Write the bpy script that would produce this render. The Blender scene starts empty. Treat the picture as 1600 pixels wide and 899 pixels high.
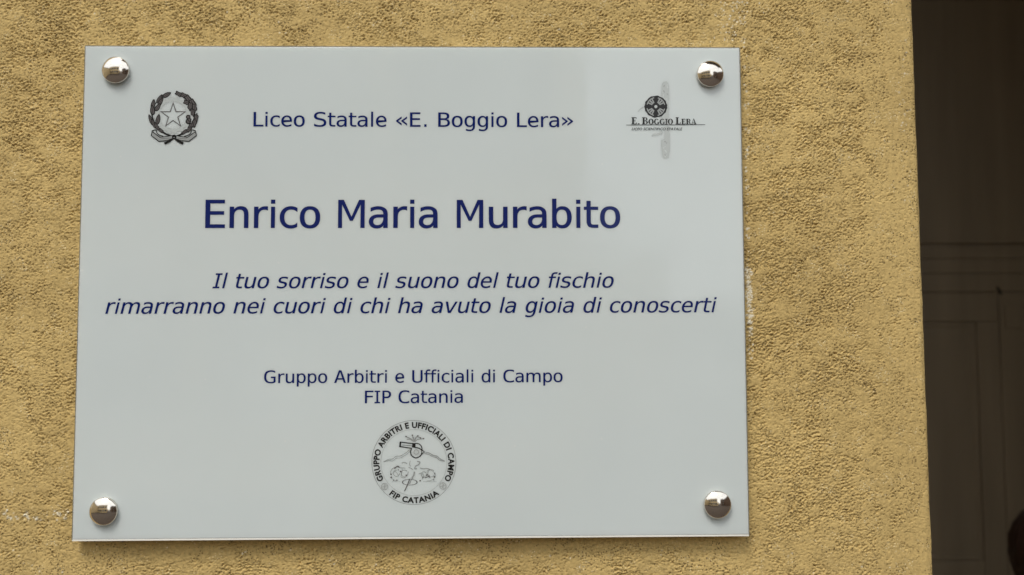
import bpy, bmesh, math, random, json
import numpy as np
from mathutils import Vector, Matrix
from mathutils.geometry import tessellate_polygon

# ------------------------------------------------------------------ scene, camera, light
S = bpy.context.scene
COL = S.collection
R = math.radians
ZP = 1.95                      # height of the plaque's centre above the pavement
PW, PH = .40, .2965            # plaque size in metres
FPX = 1300.0
CAM = Vector((.0504, -.5014, ZP - .0281))
RX, RY, RZ = R(3.28), R(.184), R(-1.00)
RC = Matrix.Rotation(RZ, 3, 'Z') @ Matrix.Rotation(RX, 3, 'X') @ Matrix.Rotation(RY, 3, 'Y')
cam = bpy.data.objects.new('camera', bpy.data.cameras.new('camera'))
COL.objects.link(cam); S.camera = cam
cam.matrix_world = Matrix.Translation(CAM) @ (RC @ Matrix.Rotation(R(90), 3, 'X')).to_4x4()
cam.data.sensor_width = 36; cam.data.lens = FPX / 1600 * 36
cam.data.clip_start = .01; cam.data.clip_end = 500
cam.data.dof.use_dof = True; cam.data.dof.focus_distance = .5; cam.data.dof.aperture_fstop = 9.0

SUN_EL, SUN_AZ = R(60), R(-24)      # azimuth measured from the street (-Y) towards +X
w = bpy.data.worlds.new('World'); S.world = w; w.use_nodes = True
nt = w.node_tree; N = nt.nodes; L = nt.links
bg = N['Background']
sky = N.new('ShaderNodeTexSky'); sky.sky_type = 'NISHITA'; sky.sun_disc = False
sky.sun_elevation = SUN_EL; sky.sun_rotation = R(180) - SUN_AZ
sky.air_density = 1.2; sky.dust_density = 3.0
tc = N.new('ShaderNodeTexCoord'); mp = N.new('ShaderNodeMapping'); mp.inputs['Scale'].default_value = (1, 1, 2.6)
nz = N.new('ShaderNodeTexNoise'); nz.inputs['Scale'].default_value = 1.7; nz.inputs['Detail'].default_value = 6
cr = N.new('ShaderNodeValToRGB'); cr.color_ramp.elements[0].position = .30; cr.color_ramp.elements[1].position = .62
cr.color_ramp.elements[0].color = (.62, .62, .62, 1); cr.color_ramp.elements[1].color = (.97, .97, .97, 1)
mx = N.new('ShaderNodeMix'); mx.data_type = 'RGBA'; mx.inputs['B'].default_value = (9.2, 9.5, 9.6, 1)
L.new(tc.outputs['Generated'], mp.inputs[0]); L.new(mp.outputs[0], nz.inputs['Vector']); L.new(nz.outputs['Fac'], cr.inputs[0])
L.new(cr.outputs[0], mx.inputs['Factor']); L.new(sky.outputs[0], mx.inputs['A']); L.new(mx.outputs['Result'], bg.inputs[0])
bg.inputs[1].default_value = .12

sl = bpy.data.lights.new('sun', 'SUN'); sl.energy = 1.5; sl.angle = R(18); sl.color = (1, .96, .9)
so = bpy.data.objects.new('sun', sl); COL.objects.link(so)
sd = Vector((math.sin(SUN_AZ) * math.cos(SUN_EL), -math.cos(SUN_AZ) * math.cos(SUN_EL), math.sin(SUN_EL)))
so.rotation_euler = sd.to_track_quat('Z', 'Y').to_euler(); so.location = (0, -5, 8)

S.view_settings.view_transform = 'Standard'; S.view_settings.look = 'None'
S.view_settings.exposure = 0.30; S.view_settings.gamma = 1; S.view_settings.use_curve_mapping = False
S.render.engine = 'CYCLES'
S.cycles.pixel_filter_type = 'BLACKMAN_HARRIS'; S.cycles.filter_width = 1.5

# ------------------------------------------------------------------ helpers
def ray(px, py):
    return RC @ Vector(((px - 800) / FPX, 1, -(py - 449.5) / FPX))
def at(px, py, Y=0.0):
    """point of the vertical plane y = Y seen at a pixel of the 1600-wide photograph"""
    d = ray(px, py); t = (Y - CAM.y) / d.y
    return CAM + d * t

def link(name, me, parent=None, mats=None):
    o = bpy.data.objects.new(name, me); COL.objects.link(o)
    if parent is not None: o.parent = parent
    if mats is not None:
        for m in (mats if isinstance(mats, (list, tuple)) else [mats]): me.materials.append(m)
    return o
def tag(o, label=None, cat=None, group=None, kind=None):
    if label: o['label'] = label
    if cat: o['category'] = cat
    if group: o['group'] = group
    if kind: o['kind'] = kind
    return o
def empty(name, loc, rz=0.0):
    o = bpy.data.objects.new(name, None); COL.objects.link(o); o.location = loc; o.rotation_euler = (0, 0, rz)
    o.empty_display_size = .1
    return o
class MB:
    def __init__(s): s.v = []; s.f = []; s.smooth = False
    def add(s, vs, fs):
        n = len(s.v); s.v += [tuple(v) for v in vs]; s.f += [tuple(i + n for i in f) for f in fs]; return s
    def box(s, x0, y0, z0, x1, y1, z1):
        vs = [(x, y, z) for x in (x0, x1) for y in (y0, y1) for z in (z0, z1)]
        return s.add(vs, [(0, 1, 3, 2), (4, 6, 7, 5), (0, 4, 5, 1), (2, 3, 7, 6), (0, 2, 6, 4), (1, 5, 7, 3)])
    def build(s, name, mat, parent=None, smooth=False, bevel=0.0, seg=2):
        me = bpy.data.meshes.new(name); me.from_pydata(s.v, [], s.f)
        bm = bmesh.new(); bm.from_mesh(me)
        bmesh.ops.remove_doubles(bm, verts=bm.verts, dist=1e-7)
        if bevel: bmesh.ops.bevel(bm, geom=bm.edges[:], offset=bevel, segments=seg, profile=.6, affect='EDGES', clamp_overlap=True)
        bmesh.ops.recalc_face_normals(bm, faces=bm.faces)
        bm.to_mesh(me); bm.free()
        if smooth: me.polygons.foreach_set('use_smooth', [True] * len(me.polygons))
        return link(name, me, parent, mat)

def mat(name, col, rough=.6, metal=0.0, spec=.5, build=None, **kw):
    m = bpy.data.materials.new(name); m.use_nodes = True
    b = m.node_tree.nodes['Principled BSDF']
    b.inputs['Base Color'].default_value = (*col, 1); b.inputs['Roughness'].default_value = rough
    b.inputs['Metallic'].default_value = metal
    b.inputs['Specular IOR Level'].default_value = spec
    for k, v in kw.items(): b.inputs[k.replace('_', ' ')].default_value = v
    if build: build(m.node_tree, b)
    return m
def vary(scale, lo, hi, bump=0.0, bdist=.001, detail=5, stretch=(1, 1, 1), rough=None):
    """procedural colour variation between two factors of the base colour, plus fine relief"""
    def f(t, b):
        base = tuple(b.inputs['Base Color'].default_value)
        tc = t.nodes.new('ShaderNodeTexCoord'); mp = t.nodes.new('ShaderNodeMapping'); mp.inputs['Scale'].default_value = stretch
        n = t.nodes.new('ShaderNodeTexNoise'); n.inputs['Scale'].default_value = scale; n.inputs['Detail'].default_value = detail
        r = t.nodes.new('ShaderNodeValToRGB'); r.color_ramp.elements[0].position = .3; r.color_ramp.elements[1].position = .7
        r.color_ramp.elements[0].color = tuple(c * lo for c in base[:3]) + (1,)
        r.color_ramp.elements[1].color = tuple(min(1, c * hi) for c in base[:3]) + (1,)
        t.links.new(tc.outputs['Object'], mp.inputs[0]); t.links.new(mp.outputs[0], n.inputs['Vector'])
        t.links.new(n.outputs['Fac'], r.inputs[0]); t.links.new(r.outputs[0], b.inputs['Base Color'])
        if bump:
            bp = t.nodes.new('ShaderNodeBump'); bp.inputs['Strength'].default_value = bump; bp.inputs['Distance'].default_value = bdist
            t.links.new(n.outputs['Fac'], bp.inputs['Height']); t.links.new(bp.outputs[0], b.inputs['Normal'])
    return f

# ------------------------------------------------------------------ materials
def plaster_nodes(t, b):
    nd, lk = t.nodes, t.links
    tc = nd.new('ShaderNodeTexCoord')
    n1 = nd.new('ShaderNodeTexNoise'); n1.inputs['Scale'].default_value = 9; n1.inputs['Detail'].default_value = 5
    r1 = nd.new('ShaderNodeValToRGB')
    r1.color_ramp.elements[0].position = .32; r1.color_ramp.elements[0].color = (.585, .418, .165, 1)
    r1.color_ramp.elements[1].position = .70; r1.color_ramp.elements[1].color = (.70, .508, .205, 1)
    n2 = nd.new('ShaderNodeTexNoise'); n2.inputs['Scale'].default_value = 480; n2.inputs['Detail'].default_value = 4
    r2 = nd.new('ShaderNodeMapRange'); r2.inputs[1].default_value = .3; r2.inputs[2].default_value = .7; r2.inputs[3].default_value = .86; r2.inputs[4].default_value = 1.14
    mul = nd.new('ShaderNodeMix'); mul.data_type = 'RGBA'; mul.blend_type = 'MULTIPLY'; mul.inputs['Factor'].default_value = 1
    lk.new(tc.outputs['Object'], n1.inputs['Vector']); lk.new(tc.outputs['Object'], n2.inputs['Vector'])
    lk.new(n1.outputs['Fac'], r1.inputs[0]); lk.new(n2.outputs['Fac'], r2.inputs[0])
    lk.new(r1.outputs[0], mul.inputs['A']); lk.new(r2.outputs[0], mul.inputs['B'])
    n4 = nd.new('ShaderNodeTexNoise'); n4.inputs['Scale'].default_value = 22; n4.inputs['Detail'].default_value = 6; n4.inputs['Roughness'].default_value = .7
    mp4 = nd.new('ShaderNodeMapping'); mp4.inputs['Scale'].default_value = (1.6, 1, .35)
    r4 = nd.new('ShaderNodeMapRange'); r4.inputs[1].default_value = .35; r4.inputs[2].default_value = .68; r4.inputs[3].default_value = .95; r4.inputs[4].default_value = 1.04
    mu4 = nd.new('ShaderNodeMath'); mu4.operation = 'MULTIPLY'
    lk.new(tc.outputs['Object'], mp4.inputs[0]); lk.new(mp4.outputs[0], n4.inputs['Vector']); lk.new(n4.outputs['Fac'], r4.inputs[0])
    lk.new(r4.outputs[0], mu4.inputs[0]); lk.new(r2.outputs[0], mu4.inputs[1]); lk.new(mu4.outputs[0], mul.inputs['B'])
    # dark and pale sand grains showing in the render coat
    prev = mul.outputs['Result']
    for sc_, thr, lo_, hi_, colr in ((620, .24, .50, .60, (.17, .11, .04, 1)), (430, .20, .56, .64, (.14, .09, .035, 1)), (700, .22, .54, .64, (.84, .70, .42, 1))):
        vo = nd.new('ShaderNodeTexVoronoi'); vo.inputs['Scale'].default_value = sc_
        ra = nd.new('ShaderNodeMapRange'); ra.inputs[1].default_value = thr + .12; ra.inputs[2].default_value = thr; ra.inputs[3].default_value = 0; ra.inputs[4].default_value = 1
        nn = nd.new('ShaderNodeTexNoise'); nn.inputs['Scale'].default_value = sc_ * .16; nn.inputs['Detail'].default_value = 3
        rb = nd.new('ShaderNodeMapRange'); rb.inputs[1].default_value = lo_; rb.inputs[2].default_value = hi_; rb.inputs[3].default_value = 0; rb.inputs[4].default_value = .8
        mm = nd.new('ShaderNodeMath'); mm.operation = 'MULTIPLY'; mg = nd.new('ShaderNodeMix'); mg.data_type = 'RGBA'; mg.inputs['B'].default_value = colr
        lk.new(tc.outputs['Object'], vo.inputs['Vector']); lk.new(tc.outputs['Object'], nn.inputs['Vector'])
        lk.new(vo.outputs['Distance'], ra.inputs[0]); lk.new(nn.outputs['Fac'], rb.inputs[0]); lk.new(ra.outputs[0], mm.inputs[0]); lk.new(rb.outputs[0], mm.inputs[1])
        lk.new(mm.outputs[0], mg.inputs['Factor']); lk.new(prev, mg.inputs['A']); prev = mg.outputs['Result']
    at_ = nd.new('ShaderNodeAttribute'); at_.attribute_name = 'chalk'
    mx = nd.new('ShaderNodeMix'); mx.data_type = 'RGBA'; mx.inputs['B'].default_value = (.93, .86, .68, 1)
    lk.new(at_.outputs['Fac'], mx.inputs['Factor']); lk.new(prev, mx.inputs['A'])
    lk.new(mx.outputs['Result'], b.inputs['Base Color'])
    bp = nd.new('ShaderNodeBump'); bp.inputs['Strength'].default_value = .45; bp.inputs['Distance'].default_value = .0004
    lk.new(n2.outputs['Fac'], bp.inputs['Height'])
    mp5 = nd.new('ShaderNodeMapping'); mp5.inputs['Scale'].default_value = (.62, 1, 1); mp5.inputs['Rotation'].default_value = (0, R(-12), 0)
    n5 = nd.new('ShaderNodeTexNoise'); n5.inputs['Scale'].default_value = 430; n5.inputs['Detail'].default_value = 3.5; n5.inputs['Roughness'].default_value = .6
    r5 = nd.new('ShaderNodeMapRange'); r5.inputs[1].default_value = .575; r5.inputs[2].default_value = .635; r5.inputs[3].default_value = 1; r5.inputs[4].default_value = 0
    b5 = nd.new('ShaderNodeBump'); b5.inputs['Strength'].default_value = .6; b5.inputs['Distance'].default_value = .0006
    lk.new(tc.outputs['Object'], mp5.inputs[0]); lk.new(mp5.outputs[0], n5.inputs['Vector']); lk.new(n5.outputs['Fac'], r5.inputs[0]); lk.new(r5.outputs[0], b5.inputs['Height'])
    lk.new(bp.outputs[0], b5.inputs['Normal']); lk.new(b5.outputs[0], b.inputs['Normal'])
PLASTER = mat('ochre_plaster', (.5, .35, .15), .85, spec=.25, build=plaster_nodes)
def panel_nodes(t, b):
    tc = t.nodes.new('ShaderNodeTexCoord')
    n = t.nodes.new('ShaderNodeTexNoise'); n.inputs['Scale'].default_value = 14; n.inputs['Detail'].default_value = 7; n.inputs['Roughness'].default_value = .65
    r = t.nodes.new('ShaderNodeMapRange'); r.inputs[1].default_value = .35; r.inputs[2].default_value = .7; r.inputs[3].default_value = .03; r.inputs[4].default_value = .16
    t.links.new(tc.outputs['Object'], n.inputs['Vector']); t.links.new(n.outputs['Fac'], r.inputs[0]); t.links.new(r.outputs[0], b.inputs['Roughness'])
    # faint dust and water spots
    v = t.nodes.new('ShaderNodeTexVoronoi'); v.inputs['Scale'].default_value = 60
    r2 = t.nodes.new('ShaderNodeMapRange'); r2.inputs[1].default_value = .05; r2.inputs[2].default_value = .02; r2.inputs[3].default_value = 0; r2.inputs[4].default_value = .35
    n2 = t.nodes.new('ShaderNodeTexNoise'); n2.inputs['Scale'].default_value = 6; n2.inputs['Detail'].default_value = 4
    r3 = t.nodes.new('ShaderNodeMapRange'); r3.inputs[1].default_value = .3; r3.inputs[2].default_value = .7; r3.inputs[3].default_value = .97; r3.inputs[4].default_value = 1.03
    base = tuple(b.inputs['Base Color'].default_value)
    m1 = t.nodes.new('ShaderNodeMix'); m1.data_type = 'RGBA'; m1.blend_type = 'MULTIPLY'; m1.inputs['Factor'].default_value = 1; m1.inputs['A'].default_value = base
    m2 = t.nodes.new('ShaderNodeMix'); m2.data_type = 'RGBA'; m2.inputs['B'].default_value = (.86, .86, .84, 1)
    for x in (v, n2): t.links.new(tc.outputs['Object'], x.inputs['Vector'])
    t.links.new(v.outputs['Distance'], r2.inputs[0]); t.links.new(n2.outputs['Fac'], r3.inputs[0]); t.links.new(r3.outputs[0], m1.inputs['B'])
    t.links.new(m1.outputs['Result'], m2.inputs['A']); t.links.new(r2.outputs[0], m2.inputs['Factor']); t.links.new(m2.outputs['Result'], b.inputs['Base Color'])
WHITE = mat('white_acrylic', (.725, .78, .778), .05, spec=.55, build=panel_nodes, Subsurface_Weight=1.0, Subsurface_Radius=(1, 1, 1), Subsurface_Scale=.003, Subsurface_Anisotropy=0.0)
WHITEP = mat('white_print', (.66, .71, .70), .05, spec=.40)
def edge_white(t, b): pass
EDGE_B = mat('painted_edge_glow', (.96, .94, .86), .35)  # near-white: the glow of light inside the sheet is put into this colour
EDGE_S = mat('dark_edge', (.26, .245, .19), .15)  # opaque dark tone for the thin strips along top and sides
NAVY = mat('navy_ink', (.006, .017, .130), .12, spec=.22)
BLACKINK = mat('black_ink', (.022, .022, .022), .12, spec=.22)
GREYINK = mat('grey_ink', (.13, .12, .12), .12, spec=.22)
PALEINK = mat('pale_grey_ink', (.54, .58, .57), .08, spec=.4)
PALEINK2 = mat('soft_grey_ink', (.35, .37, .365), .08, spec=.4)
CHROME = mat('nickel', (.82, .76, .68), .13, 1.0, build=vary(900, .93, 1.05, .12, .0001))
STEEL = mat('spacer_steel', (.5, .48, .45), .3, 1.0)
DOORM = mat('brown_door_paint', (.27, .215, .145), .55, build=vary(3, .85, 1.1, .15, .002, stretch=(6, 6, .5)))
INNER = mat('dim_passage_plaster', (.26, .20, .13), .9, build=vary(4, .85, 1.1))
STONE = mat('lava_paving', (.060, .045, .036), .8, build=vary(1.5, .7, 1.2, .3, .004))
FACADE = mat('ochre_facade', (.66, .52, .30), .85, build=vary(.8, .85, 1.1))
BROWNF = mat('brown_facade', (.10, .062, .042), .85, build=vary(.8, .8, 1.2))
PALEF = mat('pale_facade', (.62, .60, .54), .85, build=vary(.8, .9, 1.05))
SHUT = mat('shutter_brown', (.07, .045, .03), .6, build=vary(20, .8, 1.1))
ROOF = mat('roof_tiles', (.30, .16, .09), .8, build=vary(30, .7, 1.2, .4, .02))
CONC = mat('balcony_stone', (.22, .17, .13), .85, build=vary(6, .8, 1.15, .3, .003))
GLASSW = mat('dark_window_glass', (.03, .035, .04), .05)
HAIRM = mat('dark_hair', (.045, .022, .02), .42, build=vary(60, .6, 1.6, .5, .002, stretch=(8, 8, .6)))
SKIN = mat('skin', (.42, .24, .17), .5, build=vary(40, .95, 1.05))
CLOTH = mat('dark_wool_coat', (.03, .03, .045), .9, build=vary(200, .8, 1.2, .4, .001))
TROUS = mat('black_trousers', (.015, .015, .018), .85, build=vary(200, .8, 1.2))
SHOE = mat('black_shoe', (.012, .011, .010), .35, build=vary(30, .8, 1.2))

# ------------------------------------------------------------------ the setting
YW = .0066                      # plaster surface, just behind the plaque
def flat(name, x0, y0, x1, y1, z, m):
    return MB().add([(x0, y0, z), (x1, y0, z), (x1, y1, z), (x0, y1, z)], [(0, 1, 2, 3)]).build(name, m)
tag(flat('street', -60, -70, 60, 30, 0, STONE), kind='structure')

rng = np.random.default_rng(7)
TN, TS = 1024, .0005
def band(l0, l1, sx=1.0, sz=1.0, ang=0.0):
    """tileable band-pass noise, wavelengths l0..l1 metres, stretched sx / sz along rotated axes"""
    f = np.fft.fft2(rng.standard_normal((TN, TN)))
    k = np.fft.fftfreq(TN, TS); kz, kx = np.meshgrid(k, k, indexing='ij')
    c, s = math.cos(ang), math.sin(ang)
    a = (kx * c + kz * s) * sx; b = (-kx * s + kz * c) * sz
    q = np.hypot(a, b) + 1e-9
    lo, hi = 1 / l1, 1 / l0
    g = np.exp(-(np.log(q / math.sqrt(lo * hi)) / (.5 * math.log(hi / lo) + .15)) ** 2 * 1.2)
    r = np.real(np.fft.ifft2(f * g)); return r / r.std()
def sst(a, b, x):
    t = np.clip((x - a) / (b - a), 0, 1); return t * t * (3 - 2 * t)
def norm(a): return (a - a.mean()) / a.std()
T_a = norm(band(.0030, .008, 1.7, 1, R(12)) * .45 + band(.0014, .0028, 1.5, 1, R(12)) + band(.0010, .0016, 1.2, 1) * .9)
T_b = norm(band(.0020, .0045, 1.5, 1, R(8)) * .7 + band(.0011, .0022, 1.2, 1) * .9)
T_fine = band(.0011, .0022); T_low = band(.020, .09, 1.5, 1)
T_mask = band(.03, .12); T_pit = norm(band(.0015, .0027, 1.2, 1) + .4 * band(.0010, .0016)); T_streak = band(.003, .012, 1, 9)
T_grit = norm(band(.0035, .010, 1.4, 1) + .5 * band(.0016, .0030))
T_m2 = band(.010, .030)
def smp(T, x, z):
    a = (x / TS) % TN; b = (z / TS) % TN
    i = np.floor(a).astype(int); j = np.floor(b).astype(int); fa = a - i; fb = b - j
    i0, j0, i1, j1 = i % TN, j % TN, (i + 1) % TN, (j + 1) % TN
    return (T[j0, i0] * (1 - fa) + T[j0, i1] * fa) * (1 - fb) + (T[j1, i0] * (1 - fa) + T[j1, i1] * fa) * fb

e0 = at(1428, 0, YW); e1 = at(1461, 899, YW)
def edge_x(z):
    t = np.clip((z - e1.z) / (e0.z - e1.z), -1.2, 2.2); return e1.x + (e0.x - e1.x) * t
XE = float(edge_x(np.array(ZP)))

def grow(start, end, step, k=1.12):
    out = []; x = start; s = step; d = 1 if end > start else -1
    while (end - x) * d > s * 1.2: x += d * s; out.append(x); s *= k
    out.append(end); return out
RA = .0045
fx = list(np.arange(-.272, XE - RA, .0005)); gx = grow(fx[0], -3.2, .0012)[::-1] + fx
fz = list(np.arange(ZP - .214, ZP + .204, .0005)); gz = grow(fz[0], 0.0, .0012)[::-1] + fz + grow(fz[-1], 4.6, .0012)
# profile: flat part, rounded arris, reveal running back into the passage
prof = [(x - XE, 0.0, 0.0, -1.0) for x in gx]           # offset from the edge, y offset, normal
for i in range(1, 13):
    a = i / 12 * math.pi / 2; prof.append((-RA + RA * math.sin(a), RA - RA * math.cos(a), math.sin(a), -math.cos(a)))
for y in [RA + .0008 * i for i in range(1, 30)] + grow(RA + .0232, 1.9, .0015): prof.append((0.0, y, 1.0, 0.0))
P = np.array(prof); s_arc = np.concatenate([[0], np.cumsum(np.hypot(np.diff(P[:, 0]), np.diff(P[:, 1])))]) + gx[0]
Zg = np.array(gz)
U, Z = np.meshgrid(s_arc, Zg)
EX = edge_x(Z)
lean = np.clip((P[:, 0][None, :] + .30) / .20, 0, 1)     # only the last 20 cm follow the leaning arris
X = P[:, 0][None, :] + XE + (EX - XE) * lean
Y = P[:, 1][None, :] + YW + 0 * Z
NX = P[:, 2][None, :] + 0 * Z; NY = P[:, 3][None, :] + 0 * Z
dist = XE - U                                            # distance to the arris along the surface
wear = sst(.004, .048, dist + .006 * smp(T_m2, U, Z))    # trowelled smooth towards the corner
zone = lambda px, py, rx_, rz_: np.exp(-((X - at(px, py, YW).x) / rx_) ** 2 - ((Z - at(px, py, YW).z) / rz_) ** 2)
m1 = sst(-1.3, 1.3, .8 * smp(T_mask, U, Z) + .7 * smp(T_m2, U, Z) - .35 + 1.2 * zone(60, 60, .05, .07) + 1.1 * zone(1250, 330, .035, .14) + .9 * zone(1230, 690, .03, .03) + .8 * zone(600, 20, .2, .012))
rough = wear * (.28 + .62 * m1)
ta = smp(T_a, U, Z) + .55 * (m1 - .5) * 2 * wear - 1.2 * (1 - wear)
tb = smp(T_b, U * 1.0 + .13, Z) + .35 * (m1 - .5) * 2 - 1.0 * (1 - wear)
crust = sst(.15, .55, ta)                                # shallow torn level
tear = sst(.95, 1.35, ta) + .8 * sst(1.25, 1.6, tb)      # deeper tears in it
pit = sst(1.45, 1.75, smp(T_pit, U, Z))
lip = sst(1.2, 2.0, -tb)                                 # grains standing proud
h = (.00014 * smp(T_low, U, Z) * (.3 + .7 * wear) + .00005 * smp(T_grit, U, Z) * (.3 + .7 * rough)
     + .00006 * smp(T_fine, U, Z) * (.3 + .7 * rough) + .00010 * lip * rough
     - .00010 * crust * rough - .00062 * tear * (.25 + .75 * rough) - .0012 * pit * (.45 + .55 * rough) * (.4 + .6 * sst(-.3, .8, smp(T_mask, U + .21, Z * .9)))
     + .00010 * smp(T_streak, U, Z) * (1 - wear))
fade = np.exp(-np.clip(np.abs(X) - .45, 0, None) * 3) * np.exp(-np.clip(np.abs(Z - ZP) - .3, 0, None) * 3)
h = h * fade
X = X + NX * h; Y = Y + NY * h
# chalky dabs of bare plaster
chalk = np.zeros_like(X)
def dab(px, py, r, v=1.0):
    c = at(px, py, YW); r = r / FPX * .51
    i0 = np.searchsorted(Zg, c.z - 3 * r); i1 = np.searchsorted(Zg, c.z + 3 * r)
    row = X[(i0 + i1) // 2, :len(gx)]; j0 = np.searchsorted(row, c.x - 3 * r); j1 = np.searchsorted(row, c.x + 3 * r)
    a = X[i0:i1, j0:j1]; b = Z[i0:i1, j0:j1]
    q = np.exp(-(((a - c.x) ** 2 + (b - c.z) ** 2) / r ** 2) ** 1.5) * v
    chalk[i0:i1, j0:j1] = np.maximum(chalk[i0:i1, j0:j1], q)
rr = random.Random(5)
for i in range(70):
    y = rr.uniform(60, 560); dab(1158 + (y - 80) * .0165 + 4 + rr.expovariate(.5), y, rr.uniform(.9, 1.9), rr.uniform(.25, .8))
for i in range(120):
    y = rr.uniform(415, 525); dab(1168.5 + (y - 415) * .045 + rr.gauss(0, 2.4), y, rr.uniform(1.0, 2.4), rr.uniform(.4, .95))
for i in range(26):
    x = rr.uniform(0, 110); dab(x, 813 - x * .1 + rr.gauss(0, 5), rr.uniform(1.0, 2.6), rr.uniform(.35, .8))
for i in range(60):
    dab(rr.gauss(1148, 16), rr.uniform(0, 66), rr.uniform(.8, 1.7), rr.uniform(.3, .7))
for i in range(30):
    y = rr.uniform(60, 330); dab(1408 + y * .035 + rr.gauss(0, 5), y, rr.uniform(.8, 1.6), rr.uniform(.15, .4))
for i in range(90):
    dab(rr.uniform(0, 1420), rr.choice([rr.uniform(0, 66), rr.uniform(855, 899), rr.uniform(0, 899)]), rr.uniform(.8, 1.5), rr.uniform(.2, .5))
chalk = np.clip(chalk * 2.4 * sst(-.6, .5, smp(T_fine, X, Z) + .6), 0, 1) * (1 - .6 * np.clip(tear, 0, 1))
nz_, nu = X.shape
verts = np.stack([X, Y, Z], -1).reshape(-1, 3).astype(np.float32)
idx = np.arange(nz_ * nu).reshape(nz_, nu)
q = np.stack([idx[:-1, :-1], idx[:-1, 1:], idx[1:, 1:], idx[1:, :-1]], -1).reshape(-1, 4)
me = bpy.data.meshes.new('plaster_wall')
me.vertices.add(len(verts)); me.vertices.foreach_set('co', verts.ravel())
me.loops.add(q.size); me.loops.foreach_set('vertex_index', q.ravel().astype(np.int32))
me.polygons.add(len(q)); me.polygons.foreach_set('loop_start', np.arange(0, q.size, 4, dtype=np.int32))
me.polygons.foreach_set('loop_total', np.full(len(q), 4, dtype=np.int32))
me.update(calc_edges=True); me.validate()
me.polygons.foreach_set('use_smooth', [True] * len(me.polygons))
ca = me.attributes.new('chalk', 'FLOAT', 'POINT'); ca.data.foreach_set('value', chalk.ravel().astype(np.float32))
wall = link('plaster_wall', me, None, PLASTER)
tag(wall, 'rough ochre plaster wall with worn pits carrying the white plaque', 'wall')

# the rest of the front: pier to the right of the opening, wall over the opening, the dim passage
XR = 1.75
t = empty('gateway_pier', (XR, YW, 0)); tag(t, 'ochre plaster pier on the far side of the dark gateway', 'wall')
MB().box(0, 0, 0, 2.2, 1.9, 4.6).build('shaft', PLASTER, t, bevel=.004)
MB().box(0, -.03, .0, 2.23, -.002, .35).build('plinth', CONC, t, bevel=.004)
t = empty('gateway_lintel', (XE, YW, 3.6)); tag(t, 'ochre plaster wall above the dark gateway', 'wall')
MB().box(.012, .004, 0, XR - XE - .002, 1.9, 1.0).build('wall', PLASTER, t, bevel=.003)
MB().box(.014, .006, -.09, XR - XE - .004, .30, -.002).build('soffit_beam', CONC, t, bevel=.004)
# balcony over the gateway
t = empty('balcony', (.0, 0, 3.75)); tag(t, 'stone balcony slab jutting out over the dark gateway', 'balcony')
MB().box(-.02, -.72, .0, 2.3, .0, .12).build('slab', CONC, t, bevel=.01)
for x in (.22, 1.95):
    b = MB(); pts = [(0, -.002), (-.5, -.002), (-.46, -.09), (-.2, -.16), (-.08, -.34), (0, -.36)]
    n = len(pts); b.add([(x, y, z) for y, z in pts] + [(x + .14, y, z) for y, z in pts],
                        [tuple(range(n)), tuple(range(n, 2 * n))[::-1]] + [(i, (i + 1) % n, (i + 1) % n + n, i + n) for i in range(n)])
    b.build('bracket', CONC, t, bevel=.005)
for i in range(16):
    x = .03 + i * .149; MB().box(x, -.69, .121, x + .018, -.672, 1.0).build('baluster', SHUT, t)
MB().box(.0, -.70, 1.0, 2.29, -.66, 1.03).build('handrail', SHUT, t)

# ---- the panelled door at the back of the passage, laid out on its own plane
YD = 1.90
def dz(px, py): p = at(px, py, YD); return p.x, p.z
d = empty('panelled_door', (0, YD, 0)); tag(d, 'dark brown panelled wooden door in the shade beyond the wall corner', 'door')
xl = XE - .12; xr = XR + .02
ztr = dz(1500, 386)[1]                                     # transom joint
zp0 = dz(1500, 457)[1]; zp1 = dz(1500, 503)[1]; zp2 = dz(1500, 877)[1]
xs1 = dz(1565, 600)[0]; xs2 = dz(1527, 700)[0]
MB().box(xl, .0085, .02, xr, .06, 3.6).build('leaf_core', DOORM, d)
MB().box(xl, .0, ztr + .010, xr, .015, 3.6).build('transom_panel', DOORM, d, bevel=.002)
b = MB()
for k, (z0, z1, y0) in enumerate([(ztr - .034, ztr - .001, -.003), (ztr - .078, ztr - .0345, -.0005), (zp0 + .0012, ztr - .0785, .0015)]):
    b = MB().box(xl, y0, z0, xr, .015, z1); b.build('moulding', DOORM, d, bevel=.0022)
# leaf: stiles and rails round a sunk raised panel
def ring(name, x0, z0, x1, z1, w_, y0, y1, bev):
    for a in ((x0, z1 - w_, x1, z1), (x0, z0, x1, z0 + w_), (x0, z0 + w_ + .0004, x0 + w_, z1 - w_ - .0004), (x1 - w_, z0 + w_ + .0004, x1, z1 - w_ - .0004)):
        MB().box(a[0], y0, a[1], a[2], y1, a[3]).build(name, DOORM, d, bevel=bev)
xa = xs1 - .62
MB().box(xa, .002, zp1, xs1 - .003, .015, zp0 - .001).build('top_rail', DOORM, d, bevel=.0025)
MB().box(xs2 + .012, .002, .12, xs1 - .003, .015, zp1 - .0006).build('stile', DOORM, d, bevel=.0025)
MB().box(xa, .002, .12, xa + .09, .015, zp1 - .0006).build('stile', DOORM, d, bevel=.0025)
MB().box(xa + .0905, .002, zp2 - .14, xs2 + .0115, .015, zp2).build('lock_rail', DOORM, d, bevel=.0025)
ring('panel_moulding', xa + .092, zp2 + .002, xs2 + .010, zp1 - .002, .014, .0055, .0155, .003)
MB().box(xa + .112, .0075, zp2 + .024, xs2 - .012, .0158, zp1 - .024).build('raised_panel', DOORM, d, bevel=.005)
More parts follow.
